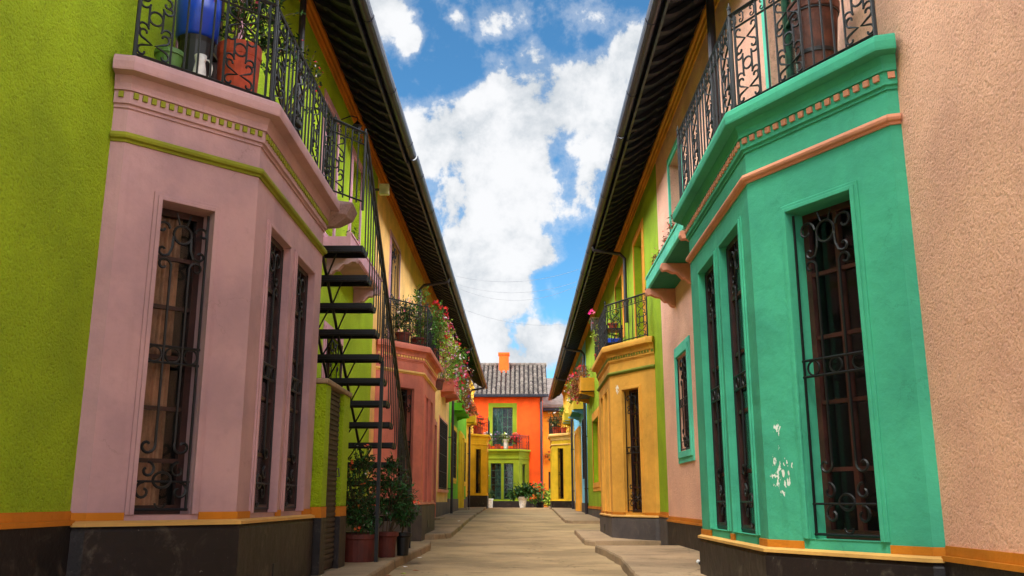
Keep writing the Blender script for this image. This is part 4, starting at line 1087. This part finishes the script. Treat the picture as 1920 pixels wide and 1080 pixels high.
for (xy, lab, lm, fl, bl, sd) in spec:
    potted('potted_plant', lab, 'potted plant', (xy[0], xy[1], zr), (.11,.14,.24), bl, 720, .066, lm, fl, 'flowering pots on the salmon balcony', seed=sd, potm='terracotta_dark')
# hanging baskets and box plants along the cream house
potted('flowering_shrub', 'pink and white flowering shrub trailing beside the salmon balcony', 'plant', (-2.4, 22.4, 3.9), (.16,.2,.3),
       [((.1,0,1.0),(.38,.8,.55)), ((.25,.9,1.1),(.36,.8,.5)), ((.15,1.9,1.2),(.36,.8,.42))], 1900, .075, 'leaf_bright', (('pink',26,.034,3),('white',40,.028,2),('purple',24,.032,2)), seed=41, potm='terracotta_dark')
potted('flowering_shrub', 'tall yellow green creeper with pale blooms against the cream wall', 'plant', (-2.45, 26.2, 3.9), (.16,.2,.3),
       [((.05,0,1.2),(.36,.9,.5)), ((.2,.9,1.5),(.38,1.0,.5)), ((.2,2.2,1.3),(.36,1.0,.6))], 1600, .085, 'leaf_bright', (('pink',40,.04,3),('red',14,.04,3),('white',34,.035,2),('purple',24,.035,2)), seed=46, potm='terracotta_dark')
potted('flowering_shrub', 'red tinged flowering shrub spilling over the salmon flower box', 'plant', (-2.5, 30.8, 4.9), None,
       [((.1,0,.25),(.4,.9,.5)), ((.25,.5,.7),(.42,1.0,.45)), ((.42,1.2,-.1),(.22,.9,.5)), ((.42,-.3,-.15),(.16,.6,.35))], 1500, .095, 'leaf', (('red',24,.05,3),('pink',24,.05,3),('white',36,.04,2)), seed=42)
potted('flowering_shrub', 'mixed bloom shrub trailing from the far end of the salmon flower box', 'plant', (-2.5, 32.6, 4.9), None,
       [((.2,0,.4),(.4,.8,.45)), ((.45,.3,.2),(.3,.7,.4)), ((.48,1.0,-.4),(.2,.6,.5))], 1100, .095, 'leaf_dry', (('red',16,.05,3),('white',34,.04,2),('purple',18,.045,2)), seed=43)
potted('flowering_shrub', 'orange leaved plant drooping from the green ledge box', 'plant', (-2.45, 36.8, 4.6), None,
       [((.15,0,.15),(.35,.9,.35)), ((.36,.4,-.1),(.2,.8,.3)), ((.36,1.6,-.1),(.2,.8,.25))], 800, .1, 'leaf_dry', (('orange',46,.05,3),('red',14,.045,2)), seed=44)
potted('flowering_shrub', 'small clump of pink flowers in the mustard ledge box', 'plant', (-2.5, 46.5, 4.95), None, [((.1,0,.12),(.2,.4,.14))], 120, .08, 'leaf', (('pink',16,.045,2),), seed=45)
# right boxes
potted('flowering_shrub', 'round bush with red flowers hanging over the golden flower box', 'plant', (2.1, 31.0, 4.85), None,
       [((0,0,.15),(.3,.8,.3)), ((-.22,.4,-.25),(.24,.7,.5)), ((-.25,1.4,-.1),(.2,.8,.45))], 1000, .09, 'leaf_dry', (('red',30,.05,3),('pink',26,.045,2)), seed=51)
potted('flowering_shrub', 'green trailing plant on the far side of the golden flower box', 'plant', (2.05, 33.0, 4.85), None, [((-.2,0,-.15),(.24,.7,.5))], 400, .09, 'leaf_bright', (('white',10,.04,2),), seed=52)
potted('flowering_shrub', 'small leafy plant on the blue house ledge', 'plant', (2.15, 36.3, 4.6), None, [((0,0,.12),(.16,.6,.14))], 160, .08, 'leaf', (('pink',8,.04,2),), seed=53)
potted('potted_plant', 'dark bushy plant on the pale yellow balcony', 'potted plant', (1.75, 46.2, FZ+.31), (.16,.2,.35), [((-.02,0,.75),(.36,.5,.55)), ((-.05,.9,.6),(.3,.5,.4))], 700, .1, 'leaf_dark', (('white',8,.04,2),), seed=54)
potted('potted_plant', 'bright green plant beside the wall on the pale yellow balcony', 'potted plant', (2.1, 45.9, FZ+.31), (.12,.16,.3), [((0,0,1.0),(.22,.3,.5))], 300, .1, 'leaf', (), seed=55)
potted('potted_plant', 'leafy pot with red flowers on the mustard balcony', 'potted plant', (-2.3, 48.3, FZ+.43), (.2,.25,.4), [((0,0,.6),(.35,.4,.35))], 300, .1, 'leaf_dark', (('red',26,.06,3),), seed=56)
# end house balcony and lane end plants
zo = 3.77
for i, (x, lab, lm, fl, pm_, hh) in enumerate([(-2.6,'pink geranium pot at the left of the end balcony','leaf_dark',(('pink',24,.05,3),),'terracotta_dark',.35),
        (-2.05,'white flowering bush on the end balcony','leaf_dark',(('white',26,.05,2),),'terracotta',.5),
        (-1.45,'tall dark leafy pot on the end balcony','leaf_dark',(('purple',10,.05,2),),'terracotta',.45),
        (-.95,'tall white pot with fern on the end balcony','leaf_bright',(('white',10,.05,2),),'white_paint',.45),
        (-.35,'pot of red geraniums at the right of the end balcony','leaf_dark',(('red',40,.06,3),('pink',16,.05,2)),'terracotta',.4)]):
    potted('potted_plant', lab, 'potted plant', (x, FY-.62, zo), (.13,.17,.3 if pm_ != 'white_paint' else .6), [((0,0,hh+.25),(.3,.25,.3))], 260, .1, lm, fl, 'pots on the end house balcony', seed=60+i, potm=pm_)
gz1 = .36
potted('potted_plant', 'slender plant in a square cream pot left of the end door', 'potted plant', (-1.9, 54.5, gz1), (.2,.22,.52), [((0,0,.8),(.25,.2,.35))], 200, .12, 'leaf_dark', (), seed=71, potm='white_paint')
potted('potted_palm', 'spreading palm in a white pedestal pot at the lane end', 'potted plant', (.05, 53.6, gz1), (.16,.26,.62), [((0,0,1.05),(.55,.5,.35)), ((-.5,0,.85),(.4,.4,.3)), ((.5,0,.95),(.4,.4,.3))], 650, .26, 'leaf_dark', (), seed=72, potm='white_paint', hang=.5)
potted('shrub', 'dense green shrub with red blossoms by the lane end corner', 'shrub', (1.05, 54.3, gz1), (.2,.26,.3), [((0,0,.65),(.6,.5,.5)), ((.55,0,.55),(.4,.4,.45)), ((0,0,1.15),(.45,.4,.3))], 900, .15, 'leaf', (('red',16,.08,3),), seed=73, potm='black_plastic')
potted('shrub', 'broad leafed yellow green shrub beside the far right bay', 'shrub', (1.75, 53.6, gz1), (.2,.26,.3), [((0,0,.5),(.5,.5,.45))], 420, .2, 'leaf_bright', (), seed=74, potm='black_plastic')
potted('climbing_vine', 'dark climbing vine on the left edge of the lime end bay', 'plant', (-2.15, 55.0, gz1), None, [((0,0,1.5),(.2,.12,1.4))], 500, .1, 'leaf_dark', (('white',12,.03,1),), seed=75)
potted('balcony_plant', 'trailing dark plant below the ochre corner window', 'plant', (2.0, 60.2, 3.6), None, [((0,0,0),(.4,.25,.35))], 200, .12, 'leaf_dark', (('red',10,.06,2),), seed=76)

# pots under the staircase
potted('potted_shrub', 'large shrub with orange blooms in a wide terracotta tub under the stair', 'potted plant', (-1.86, 10.72, .105), (.2,.215,.30),
       [((-.08,0,.72),(.26,.3,.36)), ((-.02,.1,1.08),(.2,.28,.24)), ((.05,.0,.5),(.26,.25,.18))], 1500, .062, 'leaf_dark', (('orange',14,.022,2),('white',10,.014,1)), seed=81, potm='terracotta_dark', rim=.008)
potted('potted_shrub', 'glossy dark green shrub in a clay pot behind the stair post', 'potted plant', (-1.66, 11.5, .105), (.11, .13, .30),
       [((.06,0,.78),(.3,.34,.28)), ((.18,.1,.6),(.24,.28,.22)), ((.02,.05,1.06),(.2,.22,.17))], 1300, .07, 'leaf_dark', (('orange',4,.03,2),), seed=82, potm='terracotta_dark')
potted('potted_shrub', 'straggly plant in a small black pot nearest the curb', 'potted plant', (-1.5, 11.85, .105), (.07,.09,.28),
       [((.03,0,.5),(.16,.2,.16))], 200, .06, 'leaf_dark', (('white',3,.02,1),), seed=83, potm='black_plastic')

# litter and small stuff
rnd = random.Random(9)
def scrap(name, label, cat, x, y, s, m, z=None):
    z = gz(y) if z is None else z
    mb = MB(); n = 7; i = mb.pts([(x+s*math.cos(2*PI*k/n)*rnd.uniform(.6,1), y+s*math.sin(2*PI*k/n)*rnd.uniform(.6,1), z+.008+rnd.random()*s*.5) for k in range(n)]+[(x, y, z+s*.55)])
    for k in range(n): mb.face((i+k, i+(k+1) % n, i+n))
    mb.face([i+k for k in reversed(range(n))])
    tag(mb.build(name, M[m], None, org=(x,y,z)), label, cat)
scrap('paper_scrap', 'white paper scrap in the gutter nearest the stair pots', 'litter', -1.38, 11.2, .035, 'paper')
scrap('paper_scrap', 'white paper scrap farther along the left gutter', 'litter', -1.4, 12.9, .04, 'paper')
scrap('paper_scrap', 'white scrap on the second left pavement', 'litter', -1.75, 26.0, .05, 'paper', gz(26)+.1)
for i, (x, y, lab) in enumerate([(-1.30, 10.1, 'yellow fallen leaf by the left curb'), (-1.22, 10.5, 'brown curled leaf beside the yellow one'), (-1.34, 9.8, 'dark dead leaf closest to the camera by the curb'), (-1.2, 9.5, 'green fallen leaf lying on the lane')]):
    mb = MB(); rr = rnd.uniform(0, 6)
    leaf(mb, Vector((x, y, .02)), Vector((math.cos(rr), math.sin(rr), .1)), Vector((0,0,1)), .09, .05)
    tag(mb.build('fallen_leaf', M[('leaf_bright','leaf_dry','leaf_dry','leaf')[i]], None, org=(x,y,.02)), lab, 'leaf')
t = thing('bent_pipe', 'short bent metal pipe end lying on the right pavement', 'pipe', (1.83, 9.3, .1))
mb = MB(); mb.tube([(1.78,9.5,.17),(1.82,9.35,.125),(1.9,9.15,.118),(2.0,8.7,.118)], .014, 8); mb.build('tube', M['iron'], t)
mb = MB(); mb.tube([(1.772,9.53,.18),(1.782,9.49,.168)], .022, 8); mb.build('collar', M['white_paint'], t)

# overhead cables
for i, (y0, y1, sg, z0, z1, lab) in enumerate([(23.9, 23.6, .25, 6.72, 6.82, 'highest of the thin cables strung across the lane'), (24.9, 24.6, .28, 6.72, 6.72, 'second thin cable below the highest one'),
        (25.4, 25.2, .38, 6.72, 6.72, 'third thin cable with the deepest sag'), (28.3, 30.6, .22, 6.7, 6.68, 'slanting thin cable farther down the lane')]):
    mb = MB(); mb.tube([(-1.8+(1.55+1.8)*k/20, y0+(y1-y0)*k/20, z0+(z1-z0)*k/20-sg*4*(k/20)*(1-k/20)) for k in range(21)], .004, 4)
    tag(mb.build('overhead_cable', M['cable'], None, org=(0,y0,z0)), lab, 'cable', 'cables across the lane')
# bulb glowing in the green bay
t = thing('ceiling_bulb', 'small glowing bulb behind the tall emerald bay window', 'lamp', (2.32, 6.55, 2.75))
mb = MB(); mb.tube([(2.32,6.55,3.4),(2.32,6.55,2.6)], .004, 4); mb.build('flex', M['black_plastic'], t)
m, nt, b = nodes('bulb_light'); b.inputs['Emission Color'].default_value = (1,.75,.45,1); b.inputs['Emission Strength'].default_value = 12
mb = MB(); mb.lathe([(.006,-.05),(.02,-.035),(.025,-.01),(.012,.02),(.008,.04)], (2.32,6.55,2.56), 10); mb.build('bulb', m, t, smooth=True)

# ================================================================== sky, sun, camera
W = D.worlds.new('World'); scene.world = W; W.use_nodes = True; nt = W.node_tree; L = nt.links
bg = nt.nodes['Background']
sky = N(nt, 'ShaderNodeTexSky'); sky.sky_type = 'NISHITA'; sky.sun_disc = False
SUN_EL, SUN_AZ = math.radians(62), math.radians(200)
sky.sun_elevation = SUN_EL; sky.sun_rotation = SUN_AZ; sky.altitude = 2600; sky.air_density = 1.0; sky.dust_density = .4; sky.ozone_density = 1.3
tc = N(nt, 'ShaderNodeTexCoord')
F_, TH, YW = 1700., math.radians(13.18), .0105
def pdir(u, v):
    x = (u-960)/F_; y = (540-v)/F_; fw = math.cos(TH)-y*math.sin(TH); up = math.sin(TH)+y*math.cos(TH)
    return Vector((x-YW*fw, fw, up)).normalized()
nz = N(nt, 'ShaderNodeTexNoise', Scale=11., Detail=11., Roughness=.62, Distortion=.15); L.new(tc.outputs['Generated'], nz.inputs['Vector'])
nz2 = N(nt, 'ShaderNodeTexNoise', Scale=2.2, Detail=8., Roughness=.6); L.new(tc.outputs['Generated'], nz2.inputs['Vector'])
nz3 = N(nt, 'ShaderNodeTexNoise', Scale=24., Detail=8., Roughness=.6); L.new(tc.outputs['Generated'], nz3.inputs['Vector'])
acc = None
def mth(op, a, b):
    n = nt.nodes.new('ShaderNodeMath'); n.operation = op
    for s, v in zip(n.inputs, (a, b)):
        if isinstance(v, (int, float)): s.default_value = v
        else: L.new(v, s)
    return n.outputs[0]
for (u, v, r, wgt) in [(800,270,60,.9),(870,250,85,1),(950,205,85,1),(1020,200,95,1),(1000,120,42,.7),(1110,175,85,1),(1205,110,75,1),(950,320,110,1),(1100,300,100,.72),(1180,220,90,1),(880,385,80,.75),
        (990,380,70,.55),(1180,370,50,.45),(890,470,75,1),(955,455,70,1),(1010,475,42,.9),(880,560,90,1),(945,540,70,1),(885,650,100,1),(1005,650,60,1),(1055,625,34,.9),(960,700,85,1),
        (705,10,62,1),(770,75,30,.7),(860,38,20,.42),(930,35,36,.55),(975,22,24,.45),(1075,285,36,-.35),(1060,330,34,-.3),(905,425,26,-.35),(1080,40,60,-.6),(840,130,60,-.5),(1050,555,50,-.5)]:
    d = pdir(u, v)
    vm = nt.nodes.new('ShaderNodeVectorMath'); vm.operation = 'DISTANCE'; L.new(tc.outputs['Generated'], vm.inputs[0]); vm.inputs[1].default_value = d
    R = r/F_
    f = ramp(nt, vm.outputs['Value'], R*.3, R*1.5, abs(wgt), 0)
    if wgt < 0: acc = mth('SUBTRACT', acc, f)
    else: acc = f if acc is None else mth('MAXIMUM', acc, f)
# elsewhere in the sky: broken cloud
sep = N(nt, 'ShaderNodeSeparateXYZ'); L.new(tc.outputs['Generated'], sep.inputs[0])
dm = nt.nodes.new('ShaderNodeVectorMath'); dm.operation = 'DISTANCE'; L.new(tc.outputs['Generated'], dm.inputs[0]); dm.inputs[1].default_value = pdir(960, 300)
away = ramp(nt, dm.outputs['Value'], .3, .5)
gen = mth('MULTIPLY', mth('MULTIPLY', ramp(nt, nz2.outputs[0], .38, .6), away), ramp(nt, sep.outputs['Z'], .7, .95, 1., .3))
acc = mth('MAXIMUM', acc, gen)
tot = mth('ADD', acc, mth('MULTIPLY', mth('SUBTRACT', nz.outputs[0], .5), 3.4))
tot = mth('ADD', tot, mth('MULTIPLY', mth('SUBTRACT', nz3.outputs[0], .5), 1.3))
mask = ramp(nt, tot, .22, .62)
soft = ramp(nt, tot, -.1, .4, 0, .3)
mask = mth('MAXIMUM', mask, soft)
shade = ramp(nt, nz3.outputs[0], .3, .62)
shade = ramp(nt, mth('ADD', nz.outputs[0], mth('MULTIPLY', nz3.outputs[0], .5)), .55, .85)
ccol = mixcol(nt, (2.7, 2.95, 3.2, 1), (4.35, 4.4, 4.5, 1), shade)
# extra cloud brightness out of view, sides and rear, added to light the walls
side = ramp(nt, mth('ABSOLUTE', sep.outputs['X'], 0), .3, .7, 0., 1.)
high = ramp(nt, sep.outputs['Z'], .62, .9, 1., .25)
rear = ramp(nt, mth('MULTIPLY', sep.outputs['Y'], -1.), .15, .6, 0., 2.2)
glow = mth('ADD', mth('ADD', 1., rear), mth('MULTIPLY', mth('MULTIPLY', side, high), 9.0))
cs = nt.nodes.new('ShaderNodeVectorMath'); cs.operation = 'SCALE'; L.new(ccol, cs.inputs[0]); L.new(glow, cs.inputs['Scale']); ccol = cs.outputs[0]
CLOUDK = nt.nodes.new('ShaderNodeVectorMath')
hs = N(nt, 'ShaderNodeHueSaturation', Saturation=1.15, Value=1.0); L.new(sky.outputs[0], hs.inputs['Color'])
tint = mixcol(nt, hs.outputs[0], (.66, 1.0, .97, 1), 1., 'MULTIPLY')
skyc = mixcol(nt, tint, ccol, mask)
nt.nodes.remove(CLOUDK)
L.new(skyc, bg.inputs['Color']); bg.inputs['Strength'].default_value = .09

sl = D.lights.new('sun', 'SUN'); sl.energy = 2.0; sl.angle = math.radians(25); sl.color = (1, .95, .87)
so = D.objects.new('sun', sl); COL.objects.link(so); so['kind'] = 'structure'
# direction towards the sun: azimuth measured as in the Sky Texture (0 = +Y, clockwise)
sd = Vector((math.sin(SUN_AZ)*math.cos(SUN_EL), math.cos(SUN_AZ)*math.cos(SUN_EL), math.sin(SUN_EL)))
so.rotation_euler = sd.to_track_quat('Z', 'Y').to_euler(); so.location = sd*60

cam = D.cameras.new('camera'); co = D.objects.new('camera', cam); COL.objects.link(co)
cam.sensor_width = 36; cam.lens = 1700/1920*36; cam.clip_start = .05; cam.clip_end = 2000
co.location = (0, 0, .78); co.rotation_euler = (math.radians(90+13.18), 0, math.radians(.60))
scene.camera = co

for o in D.objects:
    if 'o_' in o: del o['o_']
vs = scene.view_settings
vs.view_transform = 'Standard'; vs.look = 'None'; vs.gamma = 1; vs.exposure = 1.3; vs.use_curve_mapping = False
scene.render.engine = 'CYCLES'
scene.cycles.max_bounces = 6; scene.cycles.diffuse_bounces = 4; scene.cycles.transparent_max_bounces = 12
